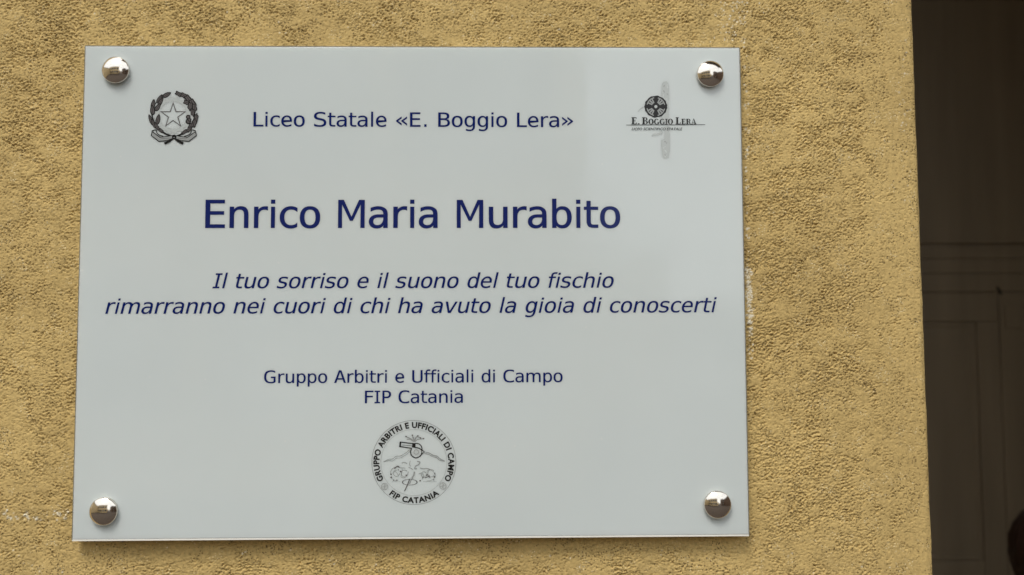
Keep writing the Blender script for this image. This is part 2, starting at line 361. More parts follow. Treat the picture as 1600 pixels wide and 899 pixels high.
# right-hand leaf
MB().box(xs1 + .003, .003, .12, xs1 + .10, .015, zp0 - .001).build('stile', DOORM, d, bevel=.0025)
MB().box(xs1 + .101, .003, zp1 + .02, xr, .015, zp0 - .001).build('top_rail', DOORM, d, bevel=.0025)
ring('panel_moulding', xs1 + .103, zp2 + .002, xr - .09, zp1 + .018, .014, .0055, .0155, .003)
MB().box(xs1 + .123, .0075, zp2 + .024, xr - .112, .0158, zp1 - .006).build('raised_panel', DOORM, d, bevel=.005)
MB().box(xs1 + .101, .003, zp2 - .14, xr, .015, zp2).build('lock_rail', DOORM, d, bevel=.0025)
cx, cz = dz(1561, 454); b = MB(); a_ = R(62)
dx, dz_ = math.cos(a_) * .012, -math.sin(a_) * .012; b.add([(cx - dx - .002, -.003, cz - dz_), (cx - dx + .002, -.003, cz - dz_ + .001), (cx + dx + .003, -.003, cz + dz_), (cx + dx - .002, -.003, cz + dz_ - .002),
     (cx - dx - .002, .003, cz - dz_), (cx - dx + .002, .003, cz - dz_ + .001), (cx + dx + .003, .003, cz + dz_), (cx + dx - .002, .003, cz + dz_ - .002)],
     [(0, 1, 2, 3), (7, 6, 5, 4), (0, 4, 5, 1), (1, 5, 6, 2), (2, 6, 7, 3), (3, 7, 4, 0)])
b.build('latch_hook', mat('blackened_iron', (.04, .032, .022), .6), d)
hx, hz = dz(1584, 495)
pl = MB().box(hx - .026, -.002, hz - .034, hx + .026, .0025, hz + .034).build('lock_plate', DOORM, d, bevel=.0015)
MB().box(hx - .004, -.0035, hz - .012, hx + .004, -.0015, hz + .012).build('keyhole', DOORM, pl)

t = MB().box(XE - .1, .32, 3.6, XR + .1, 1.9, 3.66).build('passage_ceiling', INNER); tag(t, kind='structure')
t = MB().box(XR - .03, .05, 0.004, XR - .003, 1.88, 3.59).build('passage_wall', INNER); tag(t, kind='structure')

# ------------------------------------------------------------------ across the street (seen in the polished caps and the acrylic)
def window_on(t, x, z, w_, h_, y, shut=True):
    f = MB(); a = .08
    for bx in ((x - w_ / 2 - a, z, x - w_ / 2, z + h_), (x + w_ / 2, z, x + w_ / 2 + a, z + h_), (x - w_ / 2 - a, z + h_ + .001, x + w_ / 2 + a, z + h_ + .12), (x - w_ / 2 - a - .05, z - .1, x + w_ / 2 + a + .05, z - .001)):
        f.box(bx[0], y, bx[1], bx[2], y + .09, bx[3])
    fr = f.build('window', PALEF, t)
    MB().box(x - w_ / 2 + .001, y - .0, z + .001, x + w_ / 2 - .001, y + .02, z + h_ - .001).build('pane', GLASSW, fr)
    if shut:
        for s in (-1, 1):
            b = MB(); x0 = x + s * (w_ / 2 + .1); x1 = x0 + s * w_ * .48
            b.box(min(x0, x1), y + .1, z, max(x0, x1), y + .14, z + h_); b.build('shutter', SHUT, fr)
t = empty('ochre_house', (-4.2, -9.6, 0)); tag(t, 'ochre plastered house with brown shutters across the street', 'building')
MB().box(-6.2, -5, 0, 5.35, 0, 6.55).build('wall', FACADE, t)
MB().box(-6.4, -5.2, 6.552, 5.5, .28, 6.72).build('cornice', PALEF, t)
r_ = MB(); r_.add([(-6.5, .4, 6.725), (5.6, .4, 6.725), (5.6, -5.4, 6.725), (-6.5, -5.4, 6.725), (-4.5, -2.5, 7.5), (3.6, -2.5, 7.5)], [(0, 1, 5, 4), (1, 2, 5), (2, 3, 4, 5), (3, 0, 4), (3, 2, 1, 0)]); r_.build('roof', ROOF, t)
for i in range(5):
    for z in (1.0, 4.0):
        window_on(t, -5.0 + i * 2.25, z, .85, 1.6, 0.004)
def mirror(px, py, Yf):
    q = at(px, py, 0.0); m_ = Vector((CAM.x, -CAM.y, CAM.z)); s_ = (Yf - m_.y) / (q.y - m_.y); return m_ + (q - m_) * s_
a_, b_ = mirror(400, 515, -9.5), mirror(592, 622, -9.5)
bd_ = MB().box(min(a_.x, b_.x) + 4.2, .02, b_.z, max(a_.x, b_.x) + 4.2, .10, a_.z).build('notice_board', PALEF, t, bevel=.01)
MB().box(min(a_.x, b_.x) + 4.5, .1005, b_.z + .3, max(a_.x, b_.x) + 3.9, .115, a_.z - .3).build('notice_sheet', FACADE, bd_)
t = empty('side_house', (-8.4, -4.6, 0), R(90)); tag(t, 'ochre house closing the street on the left side', 'building')
MB().box(-4.6, 0, 0, 4.4, 4, 5.2).build('wall', FACADE, t)
MB().box(-4.8, -.22, 5.202, 4.6, 4.2, 5.36).build('cornice', PALEF, t)
t = empty('brown_house', (8.6, -8.6, 0)); tag(t, 'dark brown house to the right across the street', 'building')
MB().box(-3.0, -5, 0, 4.4, 0, 5.9).build('wall', BROWNF, t)
MB().box(-3.15, -5.2, 5.902, 4.6, .22, 6.05).build('cornice', CONC, t)
for i in range(3):
    for z in (.9, 3.5): window_on(t, -1.7 + i * 2.3, z, .8, 1.4, .004, False)
t = empty('wing_house', (7.6, -3.9, 0), R(-90)); tag(t, 'dark brown house wing closing the street on the right side', 'building')
MB().box(-4.4, 0, 0, 4.4, 4, 5.0).build('wall', BROWNF, t)
MB().box(-4.6, -.22, 5.002, 4.5, 4.2, 5.14).build('cornice', CONC, t)
a_ = mirror(925, 392, -20); b_ = mirror(1045, 470, -20)
t = empty('cream_house', ((a_.x + b_.x) / 2, -20, 0)); tag(t, 'small cream house seen in the gap across the street', 'building')
hw = abs(b_.x - a_.x) / 2
MB().box(-hw - 1.5, -5, 0, hw, 0, a_.z).build('wall', FACADE, t)
MB().box(-hw - 1.6, -5.1, a_.z + .002, hw + .1, .2, a_.z + .14).build('cornice', PALEF, t)
t = empty('pale_house', (4.5, -30, 0)); tag(t, 'low pale house far down the opposite side of the square', 'building')
MB().box(-9, -6, 0, 9, 0, 2.9).build('wall', PALEF, t)
MB().box(-9.3, -6.2, 2.902, 9.3, .3, 3.1).build('roof', ROOF, t)
for i in range(6): window_on(t, -7 + i * 2.8, .9, 1.0, 1.4, .004, False)

# ------------------------------------------------------------------ the person standing in the gateway
def skin_mesh(name, pts, edges, mtl, parent, sub=2, root=0):
    me = bpy.data.meshes.new(name); me.from_pydata([p[0] for p in pts], edges, [])
    o = bpy.data.objects.new(name, me); COL.objects.link(o)
    o.modifiers.new('s', 'SKIN'); 
    for i, p in enumerate(pts):
        v = me.skin_vertices[0].data[i]; v.radius = p[1] if isinstance(p[1], tuple) else (p[1], p[1]); v.use_root = (i == root)
    if sub: m = o.modifiers.new('u', 'SUBSURF'); m.levels = sub; m.render_levels = sub
    bpy.context.view_layer.update()
    dg = bpy.context.evaluated_depsgraph_get(); nm = bpy.data.meshes.new_from_object(o.evaluated_get(dg))
    nm.name = name; bpy.data.objects.remove(o)
    nm.polygons.foreach_set('use_smooth', [True] * len(nm.polygons)); nm.materials.clear()
    return link(name, nm, parent, mtl)
hc = at(1678, 880, 1.05)          # centre of the head
HZ = hc.z
p = empty('person', (hc.x, 1.05, 0), R(12))
tag(p, 'person with dark brown hair standing before the brown door at the lower right corner', 'person')
k = HZ / 1.55
J = [((0, 0, .93 * k), (.15, .10)), ((0, 0, 1.10 * k), (.12, .085)), ((0, 0, 1.26 * k), (.145, .10)), ((0, 0, 1.345 * k), (.11, .075)), ((0, .0, 1.40 * k), .052), ((0, 0, 1.45 * k), .05),
     ((0, -.005, 1.50 * k), (.066, .08)), ((0, 0, 1.575 * k), (.078, .095)), ((0, .005, 1.63 * k), (.06, .07))]
E_ = [(i, i + 1) for i in range(8)]
for s in (-1, 1):
    n = len(J)
    J += [((s * .15, .005, 1.335 * k), .052), ((s * .195, .02, 1.20 * k), .045), ((s * .22, .02, 1.06 * k), .038), ((s * .225, -.01, .93 * k), .031), ((s * .225, -.03, .82 * k), .023),
          ((s * .223, -.04, .765 * k), (.020, .034))]
    E_ += [(3, n), (n, n + 1), (n + 1, n + 2), (n + 2, n + 3), (n + 3, n + 4), (n + 4, n + 5)]
    h0 = n + 5
    for q, (dy, ln) in enumerate([(-.028, .060), (-.010, .070), (.009, .066), (.026, .052)]):
        n = len(J); a = (s * .223, -.04 + dy, .735 * k)
        J += [(a, .0095), ((a[0] - s * .004, a[1] - .004, a[2] - ln * .5), .0085), ((a[0] - s * .014, a[1] - .006, a[2] - ln), .007)]
        E_ += [(h0, n), (n, n + 1), (n + 1, n + 2)]
    n = len(J); J += [((s * .212, -.085, .765 * k), .011), ((s * .203, -.105, .735 * k), .009)]; E_ += [(h0, n), (n, n + 1)]
    n = len(J); J += [((s * .09, 0, .86 * k), .088), ((s * .095, -.01, .66 * k), .068), ((s * .095, -.015, .48 * k), .052), ((s * .095, .01, .33 * k), .052), ((s * .095, .02, .10 * k), .034), ((s * .095, .02, .045), .034), ((s * .10, -.11, .03), (.036, .022))]
    E_ += [(0, n)] + [(n + i, n + i + 1) for i in range(6)]
body = skin_mesh('body', J, E_, SKIN, p)
# clothes: shells grown from the same skeleton
def shell(name, ids, grow_, mtl):
    m_ = {a: i for i, a in enumerate(ids)}
    pts = [(J[a][0], tuple(r + grow_ for r in (J[a][1] if isinstance(J[a][1], tuple) else (J[a][1],) * 2))) for a in ids]
    return skin_mesh(name, pts, [(m_[a], m_[b]) for a, b in E_ if a in m_ and b in m_], mtl, p)
A1, A2 = 9, 9 + 6 + 14 + 7            # first arm joint on either side
shell('coat', [0, 1, 2, 3] + [A1 + i for i in range(5)] + [A2 + i for i in range(5)], .014, CLOTH)
l1 = A1 + 6 + 14; l2 = A2 + 6 + 14
shell('trousers', [0] + [l1 + i for i in range(5)] + [l2 + i for i in range(5)], .012, TROUS)
for l_ in (l1, l2):
    pts = [((J[l_ + 5][0][0], .045, .05), (.04, .045)), ((J[l_ + 5][0][0], -.03, .045), (.042, .04)), ((J[l_ + 6][0][0], -.13, .032), (.043, .028)), ((J[l_ + 6][0][0], -.18, .028), (.035, .02))]
    skin_mesh('shoe', pts, [(0, 1), (1, 2), (2, 3)], SHOE, p)
# face: nose, ears, eyes, mouth on the street side
f = MB(); zc = 1.55 * k
def blob(name, c, r, mtl, parent, seg=12):
    bm = bmesh.new(); bmesh.ops.create_uvsphere(bm, u_segments=seg, v_segments=8, radius=1)
    bmesh.ops.scale(bm, vec=r, verts=bm.verts); bmesh.ops.translate(bm, vec=c, verts=bm.verts)
    me = bpy.data.meshes.new(name); bm.to_mesh(me); bm.free(); me.polygons.foreach_set('use_smooth', [True] * len(me.polygons))
    return link(name, me, parent, mtl)
blob('nose', (0, -.088, zc - .01), (.013, .02, .022), SKIN, p)
for s in (-1, 1):
    blob('eye', (s * .03, -.078, zc + .015), (.013, .008, .007), GLASSW, p)
    blob('ear', (s * .074, .005, zc - .005), (.01, .022, .03), SKIN, p)
blob('mouth', (0, -.082, zc - .045), (.022, .008, .006), mat('lips', (.35, .12, .10), .4), p)
# hair: a full shoulder-length head of locks
bm = bmesh.new(); nu_, nv_ = 96, 40
rows = []
for j in range(nv_):
    v = j / (nv_ - 1); row = []
    for i in range(nu_):
        a = i / nu_ * 2 * math.pi
        if v < .5:
            th = v / .5 * math.pi / 2; rx = .086 * math.sin(th); ry = .102 * math.sin(th); z = zc + .02 + .092 * math.cos(th)
        else:
            q = (v - .5) / .5; rx = .086 - .030 * q * q; ry = .102 - .045 * q * q; z = zc + .02 - q * .13
        wv = 1 + .030 * math.sin(a * 17 + 3 * math.sin(z * 40)) + .018 * math.sin(a * 37 + z * 60)
        x = rx * wv * math.cos(a); y = ry * wv * math.sin(a) + .012
        # parting for the face
        if y < -.03 and z < zc + .055: 
            y = y * .0 - .035; x = (1 if x >= 0 else -1) * max(abs(x), .075)
        row.append(bm.verts.new((x, y, z)))
    rows.append(row)
for j in range(nv_ - 1):
    for i in range(nu_): bm.faces.new((rows[j][i], rows[j][(i + 1) % nu_], rows[j + 1][(i + 1) % nu_], rows[j + 1][i]))
bmesh.ops.remove_doubles(bm, verts=bm.verts, dist=1e-5); bmesh.ops.recalc_face_normals(bm, faces=bm.faces)
me = bpy.data.meshes.new('hair'); bm.to_mesh(me); bm.free(); me.polygons.foreach_set('use_smooth', [True] * len(me.polygons))
hair = link('hair', me, p, HAIRM)

# letter outlines (advance, loops) on a 2048 grid
GLYPHS = (
    '{"A":[1400,[[[699,1315],[447,551],[952,551]],[[555,1493],[845,1493],[1388,0],[1140,0],[1009,389],[388,389],[260,0],[12,0]]]],"B":[1404,[[[397,713],[39'
    '7,166],[683,166],[781,170],[864,181],[931,201],[983,227],[1023,263],[1050,309],[1067,364],[1073,430],[1067,498],[1049,557],[1020,605],[978,644],[925,6'
    '74],[858,696],[776,709],[683,713]],[[397,1327],[397,877],[678,877],[760,881],[829,891],[886,908],[931,933],[965,965],[990,1006],[1005,1056],[1009,1114'
    '],[1005,1167],[990,1211],[966,1248],[933,1277],[887,1299],[830,1314],[761,1324],[678,1327]],[[168,1493],[683,1493],[812,1487],[926,1468],[1023,1437],['
    '1103,1394],[1164,1339],[1208,1274],[1234,1199],[1243,1114],[1239,1049],[1225,991],[1201,941],[1169,898],[1128,862],[1077,834],[1013,813],[940,799],[10'
    '24,783],[1095,757],[1156,720],[1207,673],[1249,618],[1278,556],[1296,486],[1302,410],[1293,315],[1265,232],[1217,161],[1152,104],[1067,58],[959,26],[8'
    '30,6],[683,0],[168,0]]]],"C":[1430,[[[1345,53],[1291,34],[1236,17],[1180,3],[1124,-8],[1067,-17],[1007,-24],[947,-28],[884,-29],[695,-16],[528,22],[38'
    '4,85],[274,174],[196,286],[140,418],[106,571],[95,745],[106,918],[140,1071],[197,1203],[276,1315],[385,1405],[529,1469],[695,1507],[884,1520],[947,151'
    '9],[1007,1515],[1067,1508],[1124,1500],[1180,1488],[1236,1474],[1291,1457],[1345,1438],[1345,1231],[1292,1260],[1237,1285],[1182,1306],[1123,1324],[10'
    '63,1338],[1004,1348],[944,1354],[884,1356],[756,1346],[644,1318],[549,1271],[472,1204],[412,1118],[370,1013],[343,889],[335,745],[343,602],[369,477],['
    '412,373],[472,287],[549,221],[644,173],[756,145],[884,135],[945,137],[1006,143],[1066,153],[1124,167],[1183,185],[1239,206],[1293,231],[1345,260]]]],"'
    'E":[1295,[[[168,1493],[1165,1493],[1165,1323],[396,1323],[396,881],[1131,881],[1131,711],[396,711],[396,170],[1186,170],[1186,0],[168,0]]]],"F":[1177,'
    '[[[168,1493],[1155,1493],[1155,1323],[397,1323],[397,883],[1084,883],[1084,713],[397,713],[397,0],[168,0]]]],"G":[1588,[[[1425,123],[1378,88],[1328,57'
    '],[1275,31],[1218,9],[1146,-7],[1068,-19],[986,-27],[902,-29],[707,-16],[535,22],[385,85],[274,174],[196,286],[139,419],[106,572],[95,745],[106,918],['
    '140,1071],[197,1203],[276,1315],[389,1405],[539,1469],[712,1507],[909,1520],[976,1518],[1043,1513],[1108,1505],[1171,1494],[1228,1479],[1275,1460],[13'
    '22,1438],[1367,1413],[1367,1206],[1321,1242],[1275,1273],[1227,1299],[1171,1320],[1108,1335],[1043,1347],[977,1354],[909,1356],[775,1346],[659,1318],['
    '560,1270],[478,1203],[415,1118],[372,1013],[344,888],[335,745],[344,600],[370,474],[414,369],[474,284],[554,219],[651,172],[766,144],[902,135],[948,13'
    '6],[993,139],[1034,144],[1073,151],[1108,159],[1143,170],[1175,184],[1206,199],[1206,600],[890,600],[890,766],[1425,766]]]],"I":[862,[[[115,0],[747,0]'
    ',[747,152],[532,152],[532,1337],[747,1337],[747,1489],[115,1489],[115,1337],[330,1337],[330,152],[115,152]]]],"L":[1140,[[[168,1493],[397,1493],[397,1'
    '70],[1128,170],[1128,0],[168,0]]]],"M":[1726,[[[168,0],[168,1489],[450,1489],[868,560],[1276,1489],[1558,1489],[1558,0],[1360,0],[1360,1275],[932,385]'
    ',[796,385],[356,1275],[356,0]]]],"P":[1235,[[[396,1327],[396,766],[632,766],[699,771],[759,784],[809,808],[853,840],[888,881],[912,929],[927,984],[932'
    ',1047],[927,1110],[913,1165],[888,1213],[854,1253],[810,1286],[759,1309],[700,1322],[632,1327]],[[168,1493],[632,1493],[751,1486],[855,1465],[943,1429'
    '],[1024,1379],[1088,1316],[1134,1240],[1161,1150],[1170,1047],[1161,943],[1134,853],[1089,776],[1024,713],[944,664],[855,628],[752,607],[632,600],[396'
    ',600],[396,0],[168,0]]]],"S":[1400,[[[1182,1442],[1182,1237],[1125,1265],[1067,1289],[1009,1309],[950,1326],[893,1339],[835,1348],[776,1354],[717,1356'
    '],[632,1352],[557,1339],[490,1319],[434,1290],[389,1253],[356,1211],[336,1164],[330,1110],[334,1063],[347,1023],[369,988],[398,959],[440,934],[497,911'
    '],[567,891],[653,872],[786,848],[909,820],[1013,785],[1101,743],[1170,694],[1222,637],[1260,570],[1282,494],[1290,408],[1280,308],[1249,220],[1197,145'
    '],[1125,83],[1032,34],[922,-1],[791,-22],[643,-29],[577,-28],[512,-23],[445,-16],[379,-7],[312,6],[246,22],[178,40],[112,61],[112,276],[183,242],[252,'
    '213],[319,188],[385,169],[449,154],[513,143],[578,137],[643,135],[733,139],[814,152],[883,174],[942,203],[988,241],[1022,286],[1042,337],[1048,395],[1'
    '043,448],[1029,494],[1007,533],[975,566],[932,594],[874,618],[804,639],[720,657],[584,682],[463,708],[359,741],[274,779],[206,824],[154,876],[117,935]'
    ',[96,1003],[88,1079],[98,1174],[131,1259],[183,1334],[256,1399],[347,1452],[453,1490],[572,1512],[705,1520],[760,1519],[815,1515],[873,1509],[932,1500'
    '],[992,1490],[1053,1476],[1117,1460]]]],"U":[1499,[[[150,573],[150,1493],[380,1493],[380,481],[380,430],[381,388],[384,353],[388,325],[394,304],[401,2'
    '85],[407,268],[417,254],[442,226],[471,202],[506,182],[546,165],[590,152],[638,143],[692,137],[750,135],[808,137],[861,143],[909,152],[954,165],[993,1'
    '82],[1028,203],[1057,227],[1083,254],[1093,268],[1101,284],[1107,303],[1112,325],[1117,352],[1118,387],[1121,429],[1121,479],[1121,1493],[1349,1493],['
    '1349,573],[1347,467],[1341,377],[1331,304],[1316,247],[1298,201],[1273,159],[1242,122],[1205,88],[1167,60],[1125,37],[1072,16],[1015,0],[954,-13],[890'
    ',-22],[822,-27],[750,-29],[679,-27],[610,-22],[546,-13],[485,0],[428,16],[374,36],[332,60],[294,88],[257,121],[227,159],[202,202],[183,248],[168,306],'
    '[158,379],[152,468]]]],"a":[1230,[[[680,563],[619,563],[542,559],[477,549],[420,531],[374,507],[339,475],[313,436],[298,391],[292,338],[296,290],[308,'
    '248],[327,212],[354,181],[387,157],[427,139],[473,129],[524,125],[597,132],[661,151],[716,184],[765,231],[803,288],[830,356],[847,434],[853,522],[853,'
    '563]],[[1062,639],[1062,0],[853,0],[853,166],[822,119],[786,79],[746,46],[704,19],[656,-2],[604,-17],[547,-26],[485,-29],[403,-23],[330,-5],[261,25],['
    '199,68],[148,120],[113,180],[91,249],[84,326],[93,414],[119,490],[164,556],[225,610],[305,652],[389,683],[490,701],[605,707],[853,707],[853,736],[848,'
    '798],[835,852],[814,896],[785,931],[745,957],[697,976],[638,987],[569,991],[522,989],[474,984],[426,976],[378,964],[330,949],[281,931],[229,909],[177,'
    '885],[177,1069],[233,1087],[290,1103],[339,1117],[387,1127],[434,1136],[480,1142],[525,1146],[569,1147],[637,1144],[699,1137],[756,1124],[809,1106],[8'
    '55,1083],[903,1055],[946,1021],[983,983],[1003,957],[1020,927],[1034,895],[1044,860],[1052,818],[1057,768],[1061,708]]]],"b":[1276,[[[965,559],[960,65'
    '9],[946,747],[923,821],[890,882],[848,930],[797,964],[736,984],[668,991],[599,984],[538,964],[487,929],[444,881],[411,820],[387,746],[372,659],[368,55'
    '9],[372,459],[387,372],[411,298],[444,237],[487,189],[538,154],[599,134],[668,127],[736,134],[797,154],[848,188],[890,236],[923,297],[946,371],[960,45'
    '9]],[[368,977],[394,1016],[425,1050],[462,1079],[501,1103],[547,1122],[594,1136],[646,1144],[700,1147],[806,1137],[900,1108],[982,1060],[1053,991],[11'
    '11,906],[1151,807],[1176,692],[1184,563],[1176,432],[1151,316],[1109,215],[1052,128],[981,60],[898,10],[804,-19],[698,-29],[644,-26],[594,-18],[547,-5'
    '],[504,14],[463,39],[428,68],[396,102],[368,141],[368,0],[160,0],[160,1556],[368,1556]]]],"c":[1067,[[[1000,57],[962,37],[923,19],[883,5],[843,-7],[80'
    '3,-17],[762,-24],[721,-28],[679,-29],[553,-19],[441,10],[345,59],[257,127],[185,212],[134,313],[102,428],[92,559],[102,689],[134,805],[185,905],[257,9'
    '91],[345,1059],[441,1108],[553,1137],[679,1147],[720,1146],[761,1142],[801,1135],[841,1126],[881,1114],[920,1099],[960,1082],[1000,1061],[1000,868],[9'
    '62,898],[925,924],[887,945],[849,962],[811,975],[769,984],[725,989],[679,991],[595,984],[522,963],[458,928],[406,879],[364,817],[334,743],[317,657],[3'
    '11,559],[317,461],[334,376],[365,302],[406,239],[460,190],[523,155],[596,134],[679,127],[727,129],[772,134],[815,144],[855,156],[893,173],[930,194],[9'
    '66,219],[1000,248]]]],"d":[1276,[[[908,977],[908,1556],[1116,1556],[1116,0],[908,0],[908,141],[880,102],[848,68],[813,39],[773,14],[729,-5],[682,-18],'
    '[632,-26],[578,-29],[472,-19],[378,10],[295,60],[223,128],[167,215],[125,316],[100,432],[92,563],[100,692],[125,807],[167,906],[224,991],[297,1060],[3'
    '78,1108],[472,1137],[578,1147],[632,1144],[683,1136],[730,1123],[775,1103],[814,1079],[851,1050],[882,1016]],[[311,559],[316,459],[330,371],[353,297],'
    '[386,236],[428,188],[479,154],[540,134],[608,127],[677,134],[737,155],[789,189],[831,237],[865,298],[889,372],[904,459],[908,559],[904,659],[889,746],'
    '[865,820],[831,881],[789,929],[737,964],[677,984],[608,991],[540,984],[479,964],[428,930],[386,882],[353,821],[330,747],[316,659]]]],"e":[1220,[[[1128'
    ',606],[1128,516],[309,516],[309,510],[315,424],[333,348],[362,282],[404,227],[456,183],[519,152],[591,133],[672,127],[717,129],[762,134],[808,143],[85'
    '6,155],[904,171],[960,190],[1018,213],[1079,240],[1079,57],[1021,37],[963,19],[907,5],[859,-7],[810,-17],[763,-24],[716,-28],[670,-29],[548,-19],[439,'
    '10],[345,59],[258,127],[186,213],[134,314],[102,429],[92,559],[102,686],[133,800],[184,900],[255,987],[339,1057],[428,1107],[530,1137],[643,1147],[744'
    ',1138],[834,1111],[912,1065],[988,1002],[1050,923],[1093,830],[1119,725]],[[920,660],[913,736],[898,803],[874,859],[843,907],[803,943],[755,970],[699,'
    '986],[635,991],[572,985],[515,969],[463,941],[417,903],[378,855],[349,798],[328,733],[316,659]]]],"f":[720,[[[760,1556],[760,1403],[582,1403],[536,140'
    '0],[497,1393],[466,1380],[443,1363],[426,1339],[415,1307],[407,1267],[405,1219],[405,1120],[711,1120],[711,977],[405,977],[405,0],[218,0],[218,977],[4'
    '0,977],[40,1120],[218,1120],[218,1200],[223,1287],[240,1361],[267,1423],[306,1471],[356,1508],[419,1535],[495,1551],[584,1556]]]],"g":[1276,[[[908,569'
    '],[904,666],[889,751],[866,824],[833,884],[792,931],[743,964],[684,984],[617,991],[547,984],[485,964],[434,931],[389,884],[355,824],[331,751],[316,666'
    '],[311,569],[316,472],[331,387],[355,314],[389,253],[434,206],[487,172],[548,152],[619,145],[685,152],[743,172],[792,206],[833,254],[866,315],[889,387'
    '],[904,472]],[[1116,72],[1108,-46],[1082,-149],[1040,-237],[982,-310],[907,-367],[818,-408],[714,-432],[594,-440],[552,-439],[508,-436],[463,-432],[41'
    '8,-426],[372,-418],[327,-409],[280,-398],[233,-385],[233,-203],[287,-225],[338,-243],[386,-258],[431,-271],[474,-281],[516,-288],[556,-292],[594,-293]'
    ',[670,-288],[736,-273],[790,-247],[833,-212],[866,-166],[889,-107],[904,-37],[908,45],[908,53],[908,178],[882,134],[851,96],[815,64],[776,38],[732,18]'
    ',[683,3],[629,-5],[572,-8],[469,2],[377,31],[295,80],[224,149],[167,234],[125,332],[100,444],[92,569],[100,694],[125,806],[167,905],[224,990],[295,105'
    '9],[377,1108],[469,1137],[572,1147],[629,1144],[682,1136],[729,1123],[773,1104],[813,1080],[848,1049],[880,1013],[908,971],[908,1116],[1116,1116]]]],"'
    'h":[1296,[[[1136,694],[1136,0],[927,0],[927,694],[923,764],[912,825],[892,876],[866,916],[832,947],[788,969],[736,983],[676,987],[606,981],[545,964],['
    '492,936],[447,895],[413,845],[387,784],[373,714],[368,633],[368,0],[160,0],[160,1556],[368,1556],[368,952],[399,997],[434,1036],[475,1070],[521,1097],'
    '[571,1119],[626,1135],[685,1144],[749,1147],[841,1140],[920,1119],[987,1084],[1040,1035],[1082,971],[1112,893],[1130,801]]]],"i":[562,[[[187,0],[373,0'
    '],[373,1118],[187,1118]],[[180,1306],[380,1306],[380,1500],[180,1500]]]],"l":[562,[[[187,0],[375,0],[375,1556],[187,1556]]]],"n":[1296,[[[1136,694],[1'
    '136,0],[927,0],[927,694],[923,764],[912,825],[892,876],[866,916],[832,947],[788,969],[736,983],[676,987],[606,981],[545,964],[492,936],[447,895],[413,'
    '845],[387,784],[373,714],[368,633],[368,0],[160,0],[160,1120],[368,1120],[368,952],[399,997],[434,1036],[475,1070],[521,1097],[571,1119],[626,1135],[6'
    '85,1144],[749,1147],[841,1140],[920,1119],[987,1084],[1040,1035],[1082,971],[1112,893],[1130,801]]]],"o":[1243,[[[621,991],[549,984],[487,964],[434,93'
    '0],[390,882],[356,821],[332,747],[318,659],[312,559],[316,459],[332,372],[356,298],[390,237],[434,189],[487,154],[549,134],[621,127],[693,134],[756,15'
    '4],[809,189],[853,237],[886,298],[911,372],[925,459],[931,559],[925,659],[911,747],[887,821],[853,882],[809,930],[756,964],[693,984]],[[621,1147],[741'
    ',1138],[845,1109],[934,1062],[1011,996],[1073,912],[1116,811],[1142,694],[1151,559],[1142,424],[1116,306],[1073,205],[1012,122],[935,56],[845,9],[741,'
    '-20],[621,-29],[501,-20],[398,9],[308,56],[231,122],[170,205],[127,306],[101,424],[92,559],[101,694],[127,811],[170,912],[231,996],[308,1062],[398,110'
    '9],[501,1138]]]],"p":[1276,[[[369,141],[369,-426],[160,-426],[160,1120],[369,1120],[369,977],[397,1016],[429,1050],[464,1079],[504,1103],[548,1123],[5'
    '96,1136],[645,1144],[700,1147],[806,1137],[900,1108],[982,1059],[1053,990],[1111,904],[1151,803],[1176,686],[1184,555],[1176,426],[1151,311],[1111,212'
    '],[1053,126],[982,58],[899,10],[806,-19],[700,-29],[645,-26],[593,-18],[546,-5],[502,14],[462,39],[427,68],[396,102]],[[966,559],[962,659],[947,747],['
    '924,821],[891,882],[850,930],[799,964],[738,984],[670,991],[600,984],[539,964],[488,929],[445,881],[412,820],[388,746],[373,659],[369,559],[373,459],['
    '388,372],[412,298],[445,237],[488,189],[539,154],[600,134],[670,127],[738,134],[799,154],[850,188],[891,236],[924,297],[947,371],[962,459]]]],"r":[874'
    ',[[[868,948],[851,956],[834,964],[815,969],[796,974],[777,978],[756,981],[735,982],[711,983],[633,977],[565,958],[506,926],[457,881],[419,825],[391,75'
    '8],[374,679],[369,590],[369,0],[160,0],[160,1120],[369,1120],[369,946],[402,994],[440,1035],[482,1069],[529,1097],[581,1119],[638,1134],[701,1144],[76'
    '8,1147],[779,1147],[790,1146],[801,1145],[813,1144],[826,1143],[838,1141],[852,1139],[867,1137]]]],"s":[1067,[[[913,1081],[913,901],[869,923],[826,941'
    '],[781,957],[737,970],[693,980],[647,987],[602,992],[557,993],[491,990],[436,983],[388,970],[351,952],[321,930],[299,901],[287,868],[282,829],[286,794'
    '],[294,763],[311,738],[333,717],[369,699],[422,680],[495,663],[587,645],[668,631],[739,615],[801,592],[854,563],[897,527],[932,485],[956,437],[972,384'
    '],[976,324],[968,246],[944,176],[903,116],[845,64],[774,24],[689,-6],[592,-23],[483,-29],[436,-28],[388,-25],[340,-19],[290,-11],[239,-2],[185,10],[13'
    '0,25],[72,41],[72,231],[128,206],[184,185],[237,166],[290,151],[341,140],[392,132],[439,127],[487,125],[551,128],[606,137],[655,153],[696,174],[728,20'
    '2],[751,234],[766,271],[770,313],[754,372],[703,421],[617,461],[499,490],[490,492],[414,506],[332,524],[261,548],[204,576],[157,611],[122,651],[96,697'
    '],[82,751],[76,811],[84,887],[106,954],[144,1011],[197,1059],[263,1098],[343,1125],[436,1142],[541,1147],[591,1146],[639,1143],[686,1138],[733,1130],['
    '778,1121],[823,1110],[869,1096]]]],"t":[807,[[[371,1438],[371,1120],[775,1120],[775,977],[371,977],[371,369],[373,307],[381,256],[393,219],[410,193],['
    '436,176],[471,164],[517,156],[574,154],[775,154],[775,0],[574,0],[469,5],[382,20],[312,44],[260,79],[223,127],[195,192],[179,272],[174,369],[174,977],'
